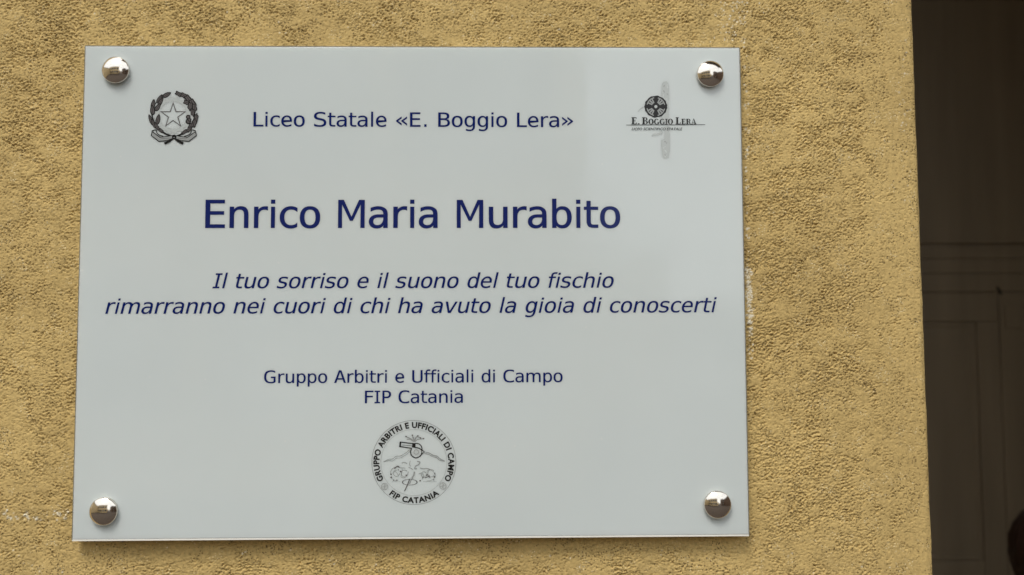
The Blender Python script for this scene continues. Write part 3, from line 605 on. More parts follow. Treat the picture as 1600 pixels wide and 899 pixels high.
    '[30,977],[30,1120],[174,1120],[174,1438]]]],"u":[1296,[[[160,424],[160,1118],[368,1118],[368,424],[371,354],[383,293],[402,242],[430,202],[464,171],[5'
    '08,149],[560,135],[619,131],[689,137],[751,154],[804,182],[848,222],[882,273],[907,334],[922,404],[927,485],[927,1118],[1136,1118],[1136,0],[927,0],[9'
    '27,168],[896,122],[860,83],[820,49],[774,21],[723,-1],[669,-16],[610,-26],[547,-29],[455,-22],[375,-1],[308,34],[255,83],[213,147],[184,225],[166,317]'
    ']]],"v":[1212,[[[36,1120],[247,1120],[605,180],[965,1120],[1176,1120],[737,0],[475,0]]]],"\\u00ab":[1320,[[[660,1059],[660,868],[313,600],[660,332],[66'
    '0,141],[120,559],[120,641]],[[1183,1059],[1183,868],[836,600],[1183,332],[1183,141],[643,559],[643,641]]]],"\\u00bb":[1320,[[[660,1059],[1200,641],[120'
    '0,559],[660,141],[660,332],[1007,600],[660,868]],[[137,1059],[677,641],[677,559],[137,141],[137,332],[484,600],[137,868]]]],".":[745,[[[266,0],[486,0]'
    ',[486,254],[266,254]]]],"m":[1992,[[[1098,694],[1098,0],[889,0],[889,694],[886,764],[875,825],[857,876],[832,916],[800,947],[760,969],[711,983],[655,9'
    '87],[589,981],[533,964],[483,936],[442,895],[410,845],[386,784],[372,714],[368,633],[368,0],[160,0],[160,1120],[368,1120],[368,952],[397,997],[430,103'
    '6],[467,1070],[510,1097],[557,1119],[609,1135],[663,1144],[723,1147],[809,1140],[883,1119],[949,1084],[1002,1035],[1044,971],[1074,893],[1092,801]],[['
    '1832,694],[1832,0],[1623,0],[1623,694],[1620,764],[1609,825],[1592,876],[1567,916],[1536,947],[1496,969],[1449,983],[1393,987],[1329,981],[1274,964],['
    '1225,936],[1184,895],[1153,845],[1130,784],[1116,714],[1098,633],[1098,694],[1092,801],[1074,893],[1044,971],[1002,1035],[1140,997],[1173,1036],[1210,'
    '1070],[1252,1097],[1298,1119],[1348,1135],[1402,1144],[1460,1147],[1544,1140],[1617,1119],[1683,1084],[1736,1035],[1778,971],[1808,893],[1826,801]]]],'
    '" ":[720,[]]}')

# ------------------------------------------------------------------ the plaque
PT = .0035                      # sheet thickness; its face lies in the plane y = 0
plq = empty('memorial_plaque', (0, 0, ZP))
tag(plq, 'white acrylic memorial plaque with navy lettering held by four nickel caps on the ochre wall', 'plaque')
EB = .0009
MB().box(-PW / 2, 0, -PH / 2 + EB, PW / 2, PT, PH / 2).build('panel', WHITE, plq, bevel=.00035)
def edge_bar(x0, z0, x1, z1, m, y0):
    return MB().box(x0, y0, z0, x1, PT - .0003, z1).build('painted_edge_glow', m, plq, bevel=.0001)
for x0, z0, x1, z1 in ((-PW / 2 - .0001, PH / 2 + .00005, PW / 2 + .0001, PH / 2 + .0006), (-PW / 2 - .0005, -PH / 2, -PW / 2 - .00005, PH / 2), (PW / 2 + .00005, -PH / 2, PW / 2 + .0005, PH / 2)):
    MB().box(x0, .0002, z0, x1, .0008, z1).build('edge_lip', EDGE_S, plq, bevel=.0001)
edge_bar(-PW / 2, -PH / 2, PW / 2, -PH / 2 + EB - 2e-5, EDGE_B, -.00012)  # bottom strip, its bright glow painted on as colour

def lathe(name, prof, c, m, parent, seg=64):
    """profile of (radius, height towards the street) turned about the -Y axis"""
    bm = bmesh.new(); rows = []
    for r_, h_ in prof:
        if r_ < 1e-6: rows.append([bm.verts.new((c[0], c[1] - h_, c[2]))]); continue
        rows.append([bm.verts.new((c[0] + r_ * math.cos(i / seg * 2 * math.pi), c[1] - h_, c[2] + r_ * math.sin(i / seg * 2 * math.pi))) for i in range(seg)])
    for a, b in zip(rows, rows[1:]):
        for i in range(seg):
            j = (i + 1) % seg
            if len(a) == 1: bm.faces.new((a[0], b[i], b[j]))
            elif len(b) == 1: bm.faces.new((a[i], b[0], a[j]))
            else: bm.faces.new((a[i], b[i], b[j], a[j]))
    bmesh.ops.recalc_face_normals(bm, faces=bm.faces)
    me = bpy.data.meshes.new(name); bm.to_mesh(me); bm.free()
    me.polygons.foreach_set('use_smooth', [True] * len(me.polygons))
    return link(name, me, parent, m)
CAP_R, CAP_H, RIM = .0081, .0030, .0020
RS = (CAP_R ** 2 + CAP_H ** 2) / (2 * CAP_H); tm = math.asin(CAP_R / RS)
capprof = [(0, -.0000), (CAP_R - .0003, .0000), (CAP_R, .0003), (CAP_R, RIM)] + [(RS * math.sin(tm * (1 - i / 16)), RIM + CAP_H - RS * (1 - math.cos(tm * (1 - i / 16)))) for i in range(1, 17)]
for px, py, lab in ((180.3, 109.5, 'upper left'), (1110, 115.5, 'upper right'), (161.3, 799.5, 'lower left'), (1121.5, 789, 'lower right')):
    c = at(px, py, -.002)
    cap = lathe('standoff_cap', capprof, (c.x, -.0003, c.z - ZP), CHROME, plq)
    lathe('spacer', [(0, 0), (.006, 0), (.006, .0007), (0, .0007)], (c.x, PT + .0017, c.z - ZP), STEEL, cap, 32)

# ---- flat print: lettering and emblems as thin ink films on the face
INK = -.00004
def fill(loops, lift=0.0, out=None):
    """triangulate outlines (x, z) with holes into a film facing the street"""
    V = [[Vector((x, z, 0)) for x, z in l] for l in loops]
    tr = tessellate_polygon(V); flat_ = [v for l in V for v in l]
    f = []
    for a, b, c in tr:
        A, B, C = flat_[a], flat_[b], flat_[c]
        ar = (B.x - A.x) * (C.y - A.y) - (B.y - A.y) * (C.x - A.x)
        if abs(ar) < 1e-16: continue
        f.append((a, b, c) if ar > 0 else (a, c, b))
    out = out or MB(); out.add([(v.x, INK - lift, v.y) for v in flat_], f); return out
def film(b, name, m, parent, label=None):
    me = bpy.data.meshes.new(name); me.from_pydata(b.v, [], b.f); o = link(name, me, parent, m)
    if label: o['label'] = label
    return o
GL = json.loads(GLYPHS)
def text_line(s, pl, pr, cap_px, slant=0.0, name='text_line', m=NAVY, weight=7.0):
    """set s between the photograph pixels pl (left ink end on the baseline) and pr (right ink end)"""
    a, b = at(*pl), at(*pr); adv = 0; glyphs = []
    for ch in s:
        glyphs.append((adv, GL[ch][1])); adv += GL[ch][0]
    tan = math.tan(slant); pts = [(x + o + y * tan) for o, g in glyphs for l in g for x, y in l]
    lo, hi = min(pts), max(pts)
    if slant:   # ink ends measured at the baseline on the left
        lo = min(x + o for o, g in glyphs for l in g for x, y in l if y < 30)
    d_ = Vector((b.x - a.x, b.z - a.z)); sc = d_.length / (hi - lo); u = d_.normalized(); nrm = Vector((-u.y, u.x))
    sy = sc if cap_px is None else cap_px / FPX * .5014 / 1489
    out = MB()
    for o, g in glyphs:
        if not g: continue
        for part in ([g] if len(g) < 2 or True else g):
            L_ = []
            for l in part:
                L_.append([(a.x + u.x * (x + o + y * tan - lo) * sc + nrm.x * y * sy, a.z - ZP + u.y * (x + o + y * tan - lo) * sc + nrm.y * y * sy) for x, y in l])
            # separate pieces (dots, bars) must be filled apart, holes together with their outline
            fill_groups(L_, out, 0.0, weight * sc)
    return film(out, name, m, plq)
def area(l): return sum(l[i][0] * l[(i + 1) % len(l)][1] - l[(i + 1) % len(l)][0] * l[i][1] for i in range(len(l))) / 2
def inside(p_, l):
    c = False
    for i in range(len(l)):
        (x0, y0), (x1, y1) = l[i - 1], l[i]
        if (y0 > p_[1]) != (y1 > p_[1]) and p_[0] < (x1 - x0) * (p_[1] - y0) / (y1 - y0) + x0: c = not c
    return c
def grow_loop(l, w_):
    if not w_: return l
    s_ = 1 if area(l) > 0 else -1; out = []; n = len(l)
    for i in range(n):
        a_, b_, c_ = Vector(l[i - 1]), Vector(l[i]), Vector(l[(i + 1) % n])
        u, v = (b_ - a_), (c_ - b_)
        if u.length < 1e-9 or v.length < 1e-9: out.append(l[i]); continue
        u.normalize(); v.normalize(); n0 = Vector((u.y, -u.x)) * s_; n1 = Vector((v.y, -v.x)) * s_
        m_ = (n0 + n1); m_ = m_ / max(.35, m_.length_squared / 2)
        out.append((b_.x + m_.x * w_, b_.y + m_.y * w_))
    return out
def fill_groups(loops, out, lift=0.0, w_=0.0):
    L_ = sorted(loops, key=lambda l: -abs(area(l))); groups = []
    for l in L_:
        for g in groups:
            if inside(l[0], g[0]) and abs(area(l)) < abs(area(g[0])) * .95: g.append(l); break
        else: groups.append([l])
    for g in groups: fill([grow_loop(l, w_ if i == 0 else -w_) for i, l in enumerate(g)], lift, out)
IT = R(12.5)
text_line('Liceo Statale \u00abE. Boggio Lera\u00bb', (396.1, 197.8), (895.3, 198.9), 22.9)
text_line('Enrico Maria Murabito', (320.9, 356.2), (968.8, 356.0), 43.6, weight=15)
text_line('Il tuo sorriso e il suono del tuo fischio', (331.9, 450.7), (959.0, 449.7), 23.2, IT)
text_line('rimarranno nei cuori di chi ha avuto la gioia di conoscerti', (164.6, 490.6), (1120.2, 488.2), 23.4, IT)
text_line('Gruppo Arbitri e Ufficiali di Campo', (412.6, 598.9), (879.0, 597.2), 19.2)
text_line('FIP Catania', (570.2, 630.4), (723.2, 629.6), 19.2)

# drawing helpers working in crops of the photograph: K(u, v) -> plaque plane
class Art:
    def __init__(s, ox, oy, z): s.o = (ox, oy, z); s.n = 0
    def pt(s, u, v):
        q = at(s.o[0] + u / s.o[2], s.o[1] + v / s.o[2]); return (q.x, q.z - ZP)
    def lift(s): s.n += 1; return s.n * 1.5e-6
    def poly(s, pts, out=None, lift=None): return fill([[s.pt(*q) for q in pts]], s.lift() if lift is None else lift, out)
    def ringp(s, c, ro, ri, out=None, n=64, sq=1.0, a0=0, a1=360):
        lf = s.lift(); P0 = [(c[0] + ro * math.cos(R(a0 + (a1 - a0) * i / n)), c[1] - ro * sq * math.sin(R(a0 + (a1 - a0) * i / n))) for i in range(n + 1)]
        P1 = [(c[0] + ri * math.cos(R(a0 + (a1 - a0) * i / n)), c[1] - ri * sq * math.sin(R(a0 + (a1 - a0) * i / n))) for i in range(n + 1)]
        out = out or MB()
        A = [s.pt(*q) for q in P0]; B = [s.pt(*q) for q in P1]
        for i in range(n): out.add([(x, INK - lf, z) for x, z in (A[i], A[i + 1], B[i + 1], B[i])], [(0, 1, 2, 3)])
        return out
    def line(s, pts, w_, out=None, w1=None):
        """stroke of pixel width w_ through crop points, mitred joints"""
        out = out or MB(); lf = s.lift(); n = len(pts)
        for i in range(n - 1):
            (x0, y0), (x1, y1) = pts[i], pts[i + 1]; L_ = math.hypot(x1 - x0, y1 - y0) or 1
            wa = w_ if w1 is None else w_ + (w1 - w_) * i / (n - 1); wb = w_ if w1 is None else w_ + (w1 - w_) * (i + 1) / (n - 1)
            def nrm(j):
                v = Vector((0, 0))
                for k_ in (j - 1, j):
                    if 0 <= k_ < n - 1:
                        d_ = Vector((pts[k_ + 1][0] - pts[k_][0], pts[k_ + 1][1] - pts[k_][1]))
                        if d_.length: v += d_.normalized()
                v = v.normalized() if v.length else Vector((1, 0)); return Vector((-v.y, v.x))
            n0, n1 = nrm(i), nrm(i + 1)
            q = [s.pt(x0 + n0.x * wa / 2, y0 + n0.y * wa / 2), s.pt(x0 - n0.x * wa / 2, y0 - n0.y * wa / 2), s.pt(x1 - n1.x * wb / 2, y1 - n1.y * wb / 2), s.pt(x1 + n1.x * wb / 2, y1 + n1.y * wb / 2)]
            a_ = area(q); q = q if a_ > 0 else q[::-1]
            out.add([(x, INK - lf, z) for x, z in q], [(0, 1, 2, 3)])
        return out
def spline(P_, n=8, closed=False):
    out = []; m = len(P_)
    for i in range(m if closed else m - 1):
        g = lambda j: P_[j % m] if closed else P_[max(0, min(m - 1, j))]
        a, b, c, d_ = g(i - 1), g(i), g(i + 1), g(i + 2)
        for j in range(n):
            t_ = j / n; out.append(tuple(.5 * ((2 * b[k]) + (-a[k] + c[k]) * t_ + (2 * a[k] - 5 * b[k] + 4 * c[k] - d_[k]) * t_ ** 2 + (-a[k] + 3 * b[k] - 3 * c[k] + d_[k]) * t_ ** 3) for k in (0, 1)))
    if not closed: out.append(P_[-1])
    return out

# ---- the republic's emblem: star on a cogwheel between an olive and an oak branch
EM = Art(210, 130, 8.175)
em = empty('state_emblem', (0, 0, 0)); em.parent = plq
sc_ = (493, 412)
b = MB(); lf = EM.lift()
teeth = []
for i in range(16 * 4):
    a = R(i / 64 * 360); r_ = (238 if i % 4 in (1, 2) else 214); teeth.append((sc_[0] + r_ * math.cos(a), sc_[1] - r_ * math.sin(a)))
hole = [(sc_[0] + 176 * math.cos(R(i * 7.5)), sc_[1] - 176 * math.sin(R(i * 7.5))) for i in range(48)]
fill([[EM.pt(*q) for q in teeth], [EM.pt(*q) for q in hole]], lf, b); film(b, 'cogwheel', PALEINK, em)
def star(ro, ri): return [(sc_[0] + 2 + (ro if i % 2 == 0 else ri) * math.cos(R(90 + i * 36)), sc_[1] + 5 - (ro if i % 2 == 0 else ri) * math.sin(R(90 + i * 36))) for i in range(10)]
so_, si_ = star(176, 70), star(146, 55)
b = MB(); lf = EM.lift(); fill([[EM.pt(*q) for q in so_], [EM.pt(*q) for q in si_]], lf, b); film(b, 'star', GREYINK, em)
def leaf(c, ang, L_, W_, lobes=0):
    ca, sa = math.cos(R(ang)), math.sin(R(ang)); out = []
    n = 20
    for i in range(n):
        t_ = i / n * 2 * math.pi; x = math.cos(t_) * L_ / 2; y = math.sin(t_) * W_ / 2 * (1 - .25 * math.cos(t_))
        if lobes: k_ = 1 + .16 * math.cos(t_ * lobes); x *= k_; y *= k_
        out.append((c[0] + x * ca - y * sa, c[1] - x * sa - y * ca))
    return out
def leaf_art(c, ang, L_, W_, lobes=0):
    b = EM.poly(leaf(c, ang, L_, W_, lobes)); lo = film(b, 'leaf', BLACKINK, em)
    g = EM.poly(leaf(c, ang, L_ * .80, W_ * .62, lobes)); 
    film(g, 'leaf_fill', GREYINK, em)
    ca, sa = math.cos(R(ang)), math.sin(R(ang))
    film(EM.line([(c[0] - ca * L_ * .36, c[1] + sa * L_ * .36), (c[0] + ca * L_ * .36, c[1] - sa * L_ * .36)], 5), 'leaf_vein', BLACKINK, em)
# stems
for pts in ([(505, 690), (400, 650), (300, 580), (245, 480), (225, 390), (250, 300), (310, 210), (390, 150)],
            [(510, 690), (600, 655), (690, 590), (745, 500), (770, 400), (745, 290), (680, 210), (600, 150)]):
    film(EM.line(spline(pts, 6), 26, w1=8), 'stem', BLACKINK, em)
for a in (((415, 150), 28, 120, 56), ((322, 200), 58, 130, 50), ((335, 240), 62, 130, 52), ((300, 310), 55, 120, 58), ((240, 270), 80, 130, 56), ((232, 345), 96, 130, 62),
          ((212, 470), 112, 150, 50), ((248, 520), 118, 140, 50), ((302, 465), 78, 140, 58), ((330, 600), 140, 110, 44), ((285, 555), 120, 120, 46)):
    leaf_art(a[0], a[1], a[2], a[3])
for a in (((575, 145), -28, 120, 56), ((640, 165), -30, 110, 62), ((690, 205), -52, 120, 74), ((670, 250), -20, 90, 60), ((745, 260), -60, 120, 76), ((712, 300), -95, 110, 66), ((768, 320), -85, 120, 66), ((745, 380), -80, 100, 56),
          ((790, 440), 80, 110, 58), ((765, 510), 70, 120, 66), ((725, 545), 60, 100, 60), ((650, 620), 35, 110, 46), ((700, 590), 50, 90, 50)):
    leaf_art(a[0], a[1], a[2], a[3], 5)
for c, r_ in (((688, 435), 30), ((690, 490), 36), ((705, 470), 24)):
    film(EM.poly([(c[0] + r_ * math.cos(R(i * 24)), c[1] + r_ * math.sin(R(i * 24))) for i in range(15)]), 'acorn', BLACKINK, em)
    film(EM.poly([(c[0] + r_ * .6 * math.cos(R(i * 24)), c[1] + r_ * .6 * math.sin(R(i * 24))) for i in range(15)]), 'acorn_fill', GREYINK, em)
# ribbon
for sgn in (-1, 1):
    fx_ = lambda x: 505 + sgn * (x - 505)
    band_ = [(fx_(520), 665), (fx_(580), 675), (fx_(680), 690), (fx_(785), 610), (fx_(800), 672), (fx_(700), 752), (fx_(590), 742), (fx_(520), 715)]
    film(EM.poly(band_), 'ribbon', BLACKINK, em)
    cx_ = sum(q[0] for q in band_) / 8
    inn = [(fx_(528), 676), (fx_(582), 686), (fx_(684), 700), (fx_(778), 630), (fx_(788), 668), (fx_(696), 740), (fx_(592), 731), (fx_(528), 705)]
    film(EM.poly(inn), 'ribbon_fill', PALEINK2, em)
    film(EM.line([(fx_(560 + i * 6), 704 + (i % 3) * 3) for i in range(20)], 5), 'ribbon_text', GREYINK, em)
    film(EM.line([(fx_(515), 710), (fx_(560), 745), (fx_(625), 775)], 20, w1=34), 'ribbon_tail', BLACKINK, em)
    film(EM.line(spline([(fx_(785), 612), (fx_(735), 600), (fx_(720), 640), (fx_(690), 665), (fx_(640), 680)], 5), 12), 'ribbon_edge', BLACKINK, em)
film(EM.ringp((510, 690), 30, 14), 'knot', BLACKINK, em)

# ---- the school's mark: rosette on a faint column, serif lettering, rule
SM = Art(960, 110, 5.994)
sm = empty('school_logo', (0, 0, 0)); sm.parent = plq
random.seed(3)
def rag(x0, x1, y0, y1, n=16, j=5):
    l_ = [(x0 + random.uniform(-j, j), y0 + (y1 - y0) * i / n) for i in range(n + 1)]
    r2 = [(x1 + random.uniform(-j, j), y1 - (y1 - y0) * i / n) for i in range(n + 1)]
    return l_ + r2
film(SM.poly([(448, 125), (462, 108), (490, 104), (503, 122)] + [(510 + random.uniform(-4, 4), y) for y in range(150, 500, 30)] + [(442 + random.uniform(-4, 4), y) for y in range(480, 140, -30)]), 'column_print', PALEINK, sm)
film(SM.poly([(478, 524), (516, 524)] + [(517 + random.uniform(-4, 4), y) for y in range(550, 800, 28)] + [(508, 826), (462, 828), (450, 800), (438, 700), (440, 655), (470, 640)]), 'column_print', PALEINK, sm)
for i in range(26):
    y = random.choice([random.uniform(130, 300), random.uniform(640, 810)]); x = random.uniform(452, 500)
    film(SM.line([(x, y), (x + random.uniform(-12, 12), y + random.uniform(6, 20))], random.uniform(5, 11)), 'column_crack', random.choice([PALEINK2, WHITEP]), sm)
film(SM.line([(272, 346), (245, 362), (222, 388)], 12, w1=8), 'olive_sprig', PALEINK, sm)
film(SM.line(spline([(348, 618), (370, 605), (410, 602), (450, 575)], 4), 14, w1=24), 'olive_sprig', PALEINK, sm)
c = (388, 341)
film(SM.poly([(c[0] + (106 + 3 * math.sin(i * 1.9)) * math.cos(R(i * 7.5)), c[1] - (102 + 3 * math.sin(i * 1.3)) * math.sin(R(i * 7.5))) for i in range(48)]), 'rosette', BLACKINK, sm)
def arcp(cx0, cy0, r_, a0, a1, n=10): return [(cx0 + r_ * math.cos(R(a0 + (a1 - a0) * i / n)), cy0 - r_ * math.sin(R(a0 + (a1 - a0) * i / n))) for i in range(n + 1)]
for k_ in range(4):
    a0 = 45 + 90 * k_; ca, sa = math.cos(R(a0)), math.sin(R(a0))
    for off in (-26, 0, 26):
        pts = [(c[0] + ca * r_ - sa * off * (r_ / 80), c[1] - sa * r_ - ca * off * (r_ / 80)) for r_ in (36, 50, 66, 82)]
        film(SM.line(pts, 11 if off else 16, w1=13), 'petal', PALEINK2, sm)
    pts = [(c[0] + math.cos(R(a0 + t_)) * 84, c[1] - math.sin(R(a0 + t_)) * 84) for t_ in range(-34, 35, 6)]
    film(SM.line(pts, 9), 'petal_rim', PALEINK2, sm)
film(SM.ringp(c, 24, 13, n=24), 'rosette_eye', BLACKINK, sm); film(SM.poly([(c[0] + 15 * math.cos(R(i * 30)), c[1] - 15 * math.sin(R(i * 30))) for i in range(12)]), 'rosette_eye', PALEINK, sm)
# serif capitals drawn stroke by stroke; unit = cap height
def rc(x0, y0, x1, y1): return [(x0, y0), (x1, y0), (x1, y1), (x0, y1)]
def half(cx0, cy0, ro, ry, ri, riy, a0=-90, a1=90, n=14):
    return [(cx0 + ro * math.cos(R(a0 + (a1 - a0) * i / n)), cy0 + ry * math.sin(R(a0 + (a1 - a0) * i / n))) for i in range(n + 1)] + \
           [(cx0 + ri * math.cos(R(a1 + (a0 - a1) * i / n)), cy0 + riy * math.sin(R(a1 + (a0 - a1) * i / n))) for i in range(n + 1)]
HL = .10
SER = {
 'E': (.74, [rc(.08, 0, .30, 1), rc(0, 0, .62, HL), rc(0, 1 - HL, .60, 1), rc(.27, .48, .44, .53), rc(.56, 0, .63, .26), rc(.54, .76, .60, 1), rc(.40, .38, .46, .64)]),
 'L': (.70, [rc(.08, 0, .30, 1), rc(0, 0, .60, HL), rc(0, 1 - HL, .38, 1), rc(.54, 0, .61, .30)]),
 'I': (.42, [rc(.12, 0, .29, 1), rc(.02, 0, .39, HL), rc(.02, 1 - HL, .39, 1)]),
 'B': (.76, [rc(.08, 0, .30, 1), rc(0, 0, .38, HL), rc(0, 1 - HL, .36, 1), rc(.27, .49, .40, .54), half(.38, .265, .32, .265, .15, .215), half(.36, .755, .29, .245, .13, .195)]),
 'R': (.80, [rc(.08, 0, .30, 1), rc(0, 0, .37, HL), rc(0, 1 - HL, .36, 1), rc(.27, .46, .40, .51), half(.37, .73, .30, .27, .13, .22), [(.40, .47), (.56, .47), (.72, .0), (.80, .0), (.80, .06), (.54, .06)]]),
 'A': (.80, [[(.0, 0), (.28, 0), (.28, HL), (.16, HL), (.40, .98), (.36, 1.02), (.10, HL), (0, HL)], [(.33, 1.03), (.44, 1.03), (.76, HL), (.82, HL), (.82, 0), (.42, 0), (.42, HL), (.56, HL)], rc(.20, .28, .53, .33)]),
 'O': (.88, [half(.42, .5, .41, .52, .18, .43, 0, 180), half(.42, .5, .41, .52, .18, .43, 180, 360)]),
 'G': (.88, [half(.42, .5, .41, .52, .18, .43, 42, 180), half(.42, .5, .41, .52, .18, .43, 180, 305), rc(.60, .02, .77, .42), rc(.50, .37, .87, .42)]),
 '.': (.34, [rc(.06, 0, .30, .2)]), ' ': (.36, []),
}
segs = [('E', 66), ('.', 52), (' ', 52), ('B', 66), ('O', 51), ('G', 51), ('G', 51), ('I', 51), ('O', 51), (' ', 52), ('L', 66), ('E', 51), ('R', 51), ('A', 51)]
tot = sum(SER[ch][0] * h_ for ch, h_ in segs); kx_ = (766 - 160) / tot; x = 160; b = MB()
for ch, h_ in segs:
    for st in SER[ch][1]:
        SM.poly([(x + q[0] * h_ * kx_, 507 - q[1] * h_) for q in st], out=b)
    x += SER[ch][0] * h_ * kx_
film(b, 'serif_lettering', BLACKINK, sm)
film(SM.line([(110, 514), (850, 510)], 5), 'rule', BLACKINK, sm)

def font_outline(s, bold=0.0, spacing=1.0):
    cu = bpy.data.curves.new('txt', 'FONT'); cu.body = s; cu.size = 1; cu.offset = bold; cu.space_character = spacing; cu.resolution_u = 4
    o = bpy.data.objects.new('txt', cu); me = bpy.data.meshes.new_from_object(o); bpy.data.objects.remove(o)
    vs = [tuple(v.co) for v in me.vertices]; fs = [tuple(p_.vertices) for p_ in me.polygons]; bpy.data.meshes.remove(me); return vs, fs
def warp(s, fn, bold, spacing, name, m, parent, lift):
    vs, fs = font_outline(s, bold, spacing); x0 = min(v[0] for v in vs); x1 = max(v[0] for v in vs); y1 = max(v[1] for v in vs if True)
    V = []
    for x_, y_, _ in vs:
        q = fn((x_ - x0) / (x1 - x0), y_ / .682); V.append((q[0], INK - lift, q[1]))
    F_ = []
    for f_ in fs:
        ar = sum(V[f_[i]][0] * V[f_[(i + 1) % len(f_)]][2] - V[f_[(i + 1) % len(f_)]][0] * V[f_[i]][2] for i in range(len(f_)))
        F_.append(f_ if ar > 0 else f_[::-1])
    b_ = MB(); b_.add(V, F_); return film(b_, name, m, parent)
warp('LICEO SCIENTIFICO STATALE', lambda t_, y_: SM.pt(161 + t_ * 470 + y_ * 6, 562 - y_ * 23), .012, 1.0, 'small_lettering', BLACKINK, sm, SM.lift())

# ---- round badge of the referees' group
BD = Art(560, 640, 5.618)
bd = empty('round_badge', (0, 0, 0)); bd.parent = plq
bc = (487, 466)
film(BD.ringp(bc, 371, 367, n=96), 'outer_ring', PALEINK2, bd)
film(BD.ringp(bc, 292, 288, n=96), 'inner_ring', PALEINK, bd)
def on_arc(a0, a1, r0, r1):
    return lambda t_, y_: BD.pt(bc[0] + (r0 + (r1 - r0) * y_) * math.cos(R(a0 + (a1 - a0) * t_)), bc[1] - (r0 + (r1 - r0) * y_) * math.sin(R(a0 + (a1 - a0) * t_)))
warp('GRUPPO ARBITRI E UFFICIALI DI CAMPO', on_arc(209.5, -29.5, 305, 353), .036, 1.10, 'badge_lettering', BLACKINK, bd, BD.lift())
warp('FIP CATANIA', on_arc(232, 309, 355, 308), .036, 1.10, 'badge_lettering', BLACKINK, bd, BD.lift())
for c in ((230, 677), (742, 672)):
    film(BD.poly([(c[0] + 29 * math.cos(R(i * 15)), c[1] - 31 * math.sin(R(i * 15))) for i in range(24)]), 'basketball', PALEINK, bd)
    film(BD.ringp(c, 30, 26, n=24, sq=1.05), 'ball_line', PALEINK2, bd)
    film(BD.ringp((c[0] - 24, c[1] - 4), 30, 26, n=10, a0=-55, a1=55), 'ball_line', PALEINK2, bd)
    film(BD.ringp((c[0] + 26, c[1] + 4), 30, 26, n=10, a0=125, a1=235), 'ball_line', PALEINK2, bd)
    film(BD.line([(c[0] - 26, c[1] + 6), (c[0] + 26, c[1] - 8)], 4), 'ball_line', PALEINK2, bd)
# smoke plume over the crater
for pts in ([(488, 285), (470, 262), (440, 248), (418, 240)], [(490, 282), (478, 250), (474, 228)], [(492, 282), (500, 250), (518, 232)], [(494, 284), (520, 262), (556, 258), (574, 256)], [(486, 282), (455, 262), (425, 262)], [(494, 280), (512, 240), (540, 246)], [(490, 280), (488, 258), (484, 240)]):
    film(BD.line(pts, 6, w1=9), 'smoke_line', PALEINK2, bd)
for c in ((418, 238), (474, 226), (522, 232), (572, 256), (545, 250)): film(BD.poly([(c[0] + 7 * math.cos(R(i * 45)), c[1] + 6 * math.sin(R(i * 45))) for i in range(8)]), 'spark', GREYINK, bd)
# slopes of the volcano
sl_ = [(452, 352), (415, 382), (370, 408), (330, 412), (298, 436), (262, 440), (220, 459)]
film(BD.line(spline(sl_, 4), 5), 'slope', PALEINK2, bd); film(BD.line(spline([(x_ + 2, y_ + 16) for x_, y_ in sl_[:5]] + [(262, 450), (222, 461)], 4), 4), 'slope', PALEINK2, bd)
sl_ = [(584, 374), (625, 384), (655, 402), (690, 410), (715, 432), (758, 453)]
film(BD.line(spline(sl_, 4), 7), 'slope', PALEINK2, bd); film(BD.line(spline([(x_ - 4, y_ + 12) for x_, y_ in sl_[:-1]] + [(756, 456)], 4), 7), 'slope', PALEINK2, bd)
# whistle
film(BD.line([(368, 287), (480, 300)], 9), 'whistle', BLACKINK, bd)
film(BD.line([(362, 325), (470, 342)], 9), 'whistle', BLACKINK, bd)
film(BD.line([(370, 282), (365, 331)], 14), 'whistle', BLACKINK, bd)
film(BD.line([(385, 312), (470, 320)], 4), 'whistle', BLACKINK, bd)
film(BD.poly([(474, 294), (502, 297), (500, 338), (470, 333)]), 'whistle', BLACKINK, bd)
film(BD.line(spline([(466, 342), (458, 372), (468, 404), (500, 425), (534, 415), (554, 392), (558, 362), (535, 342), (500, 334)], 5), 9), 'whistle', BLACKINK, bd)
film(BD.line(spline([(500, 298), (530, 302), (552, 322), (560, 352)], 5), 8), 'whistle', BLACKINK, bd)
film(BD.poly([(553, 345), (584, 373), (555, 398)]), 'whistle', BLACKINK, bd)
film(BD.poly([(562, 362), (574, 373), (562, 384)]), 'whistle_shine', WHITEP, bd)
film(BD.poly([(508 + 26 * math.cos(R(i * 24)), 374 - 26 * math.sin(R(i * 24))) for i in range(15)]), 'whistle_pea', PALEINK, bd)
film(BD.ringp((508, 374), 22, 17, n=20), 'whistle_pea', PALEINK2, bd)
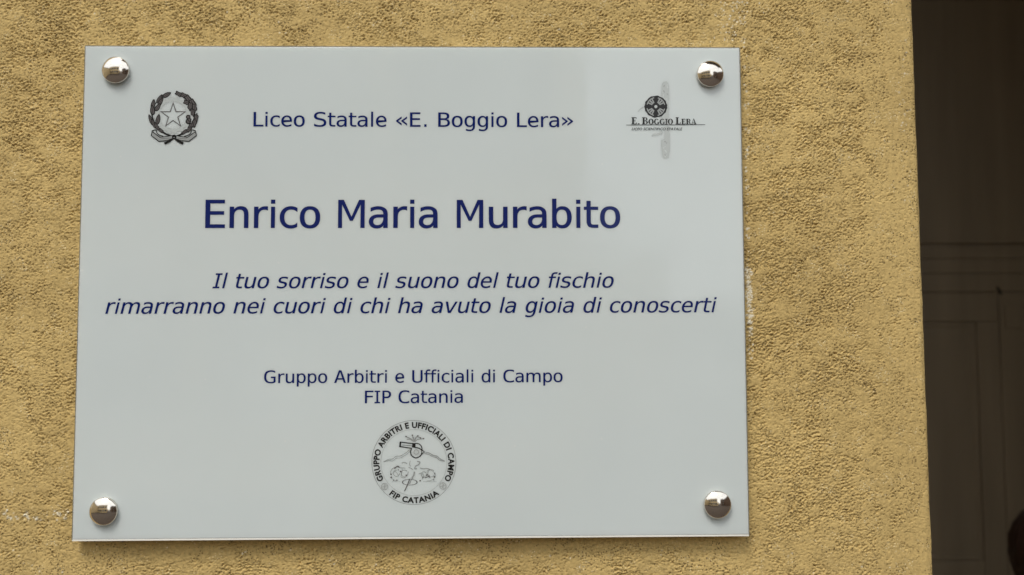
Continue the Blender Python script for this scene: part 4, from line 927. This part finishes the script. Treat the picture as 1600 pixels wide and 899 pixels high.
# bicycles-and-players scribble: wheels, broken outlines, dots
random.seed(11)
def scrib(pts, w_=4, m=PALEINK2): film(BD.line(spline(pts, 4), w_), 'sketch_line', m, bd)
scrib([(380, 470), (402, 466), (428, 474)], 7); scrib([(455, 450), (450, 480), (458, 500)], 5)
scrib([(515, 455), (540, 462), (528, 485), (505, 495), (494, 520), (515, 520)], 9); scrib([(492, 545), (488, 575), (470, 600)], 12); scrib([(480, 600), (462, 620), (447, 655)], 9)
scrib([(282, 570), (290, 530), (330, 505), (375, 512), (410, 515)], 5); scrib([(315, 520), (345, 498), (360, 510)], 9, GREYINK)
for c, rx_ in (((405, 562), 32), ((335, 560), 30), ((640, 560), 34), ((575, 570), 26)): film(BD.ringp(c, rx_, rx_ - 5, n=28, a0=random.uniform(0, 90), a1=random.uniform(300, 420)), 'sketch_ring', PALEINK2, bd)
scrib([(285, 600), (320, 622), (350, 620)], 4); scrib([(370, 590), (400, 600), (430, 575), (438, 545)], 5)
scrib([(540, 515), (570, 520), (600, 518), (632, 528)], 8); scrib([(530, 565), (560, 560), (572, 590), (560, 612)], 6)
scrib([(600, 545), (620, 530), (650, 540), (676, 570), (668, 600), (640, 622), (600, 628)], 4); scrib([(585, 600), (615, 590), (630, 600)], 6, GREYINK)
scrib([(385, 520), (380, 560), (372, 580)], 4); scrib([(440, 510), (460, 515), (480, 530)], 6); scrib([(300, 560), (325, 545), (350, 575), (365, 560)], 4)
for c in ((287, 570), (288, 595), (308, 622), (338, 620), (670, 562), (668, 592), (542, 625), (662, 618), (602, 575), (372, 545), (420, 578), (620, 585), (565, 598), (350, 530)):
    r_ = random.uniform(5, 8); film(BD.poly([(c[0] + r_ * math.cos(R(i * 45)), c[1] + r_ * math.sin(R(i * 45))) for i in range(8)]), 'sketch_dot', GREYINK, bd)
for x_ in range(300, 370, 12): film(BD.line([(x_, 632), (x_ + 6, 634)], 4), 'sketch_line', PALEINK2, bd)
for x_ in range(570, 680, 12): film(BD.line([(x_, 632), (x_ + 6, 634)], 4), 'sketch_line', PALEINK2, bd)
# hoop and net post
film(BD.ringp((451, 638), 68, 60, n=48, sq=.40), 'hoop', GREYINK, bd)
film(BD.line([(450, 610), (432, 660), (405, 716)], 8), 'hoop_post', GREYINK, bd)
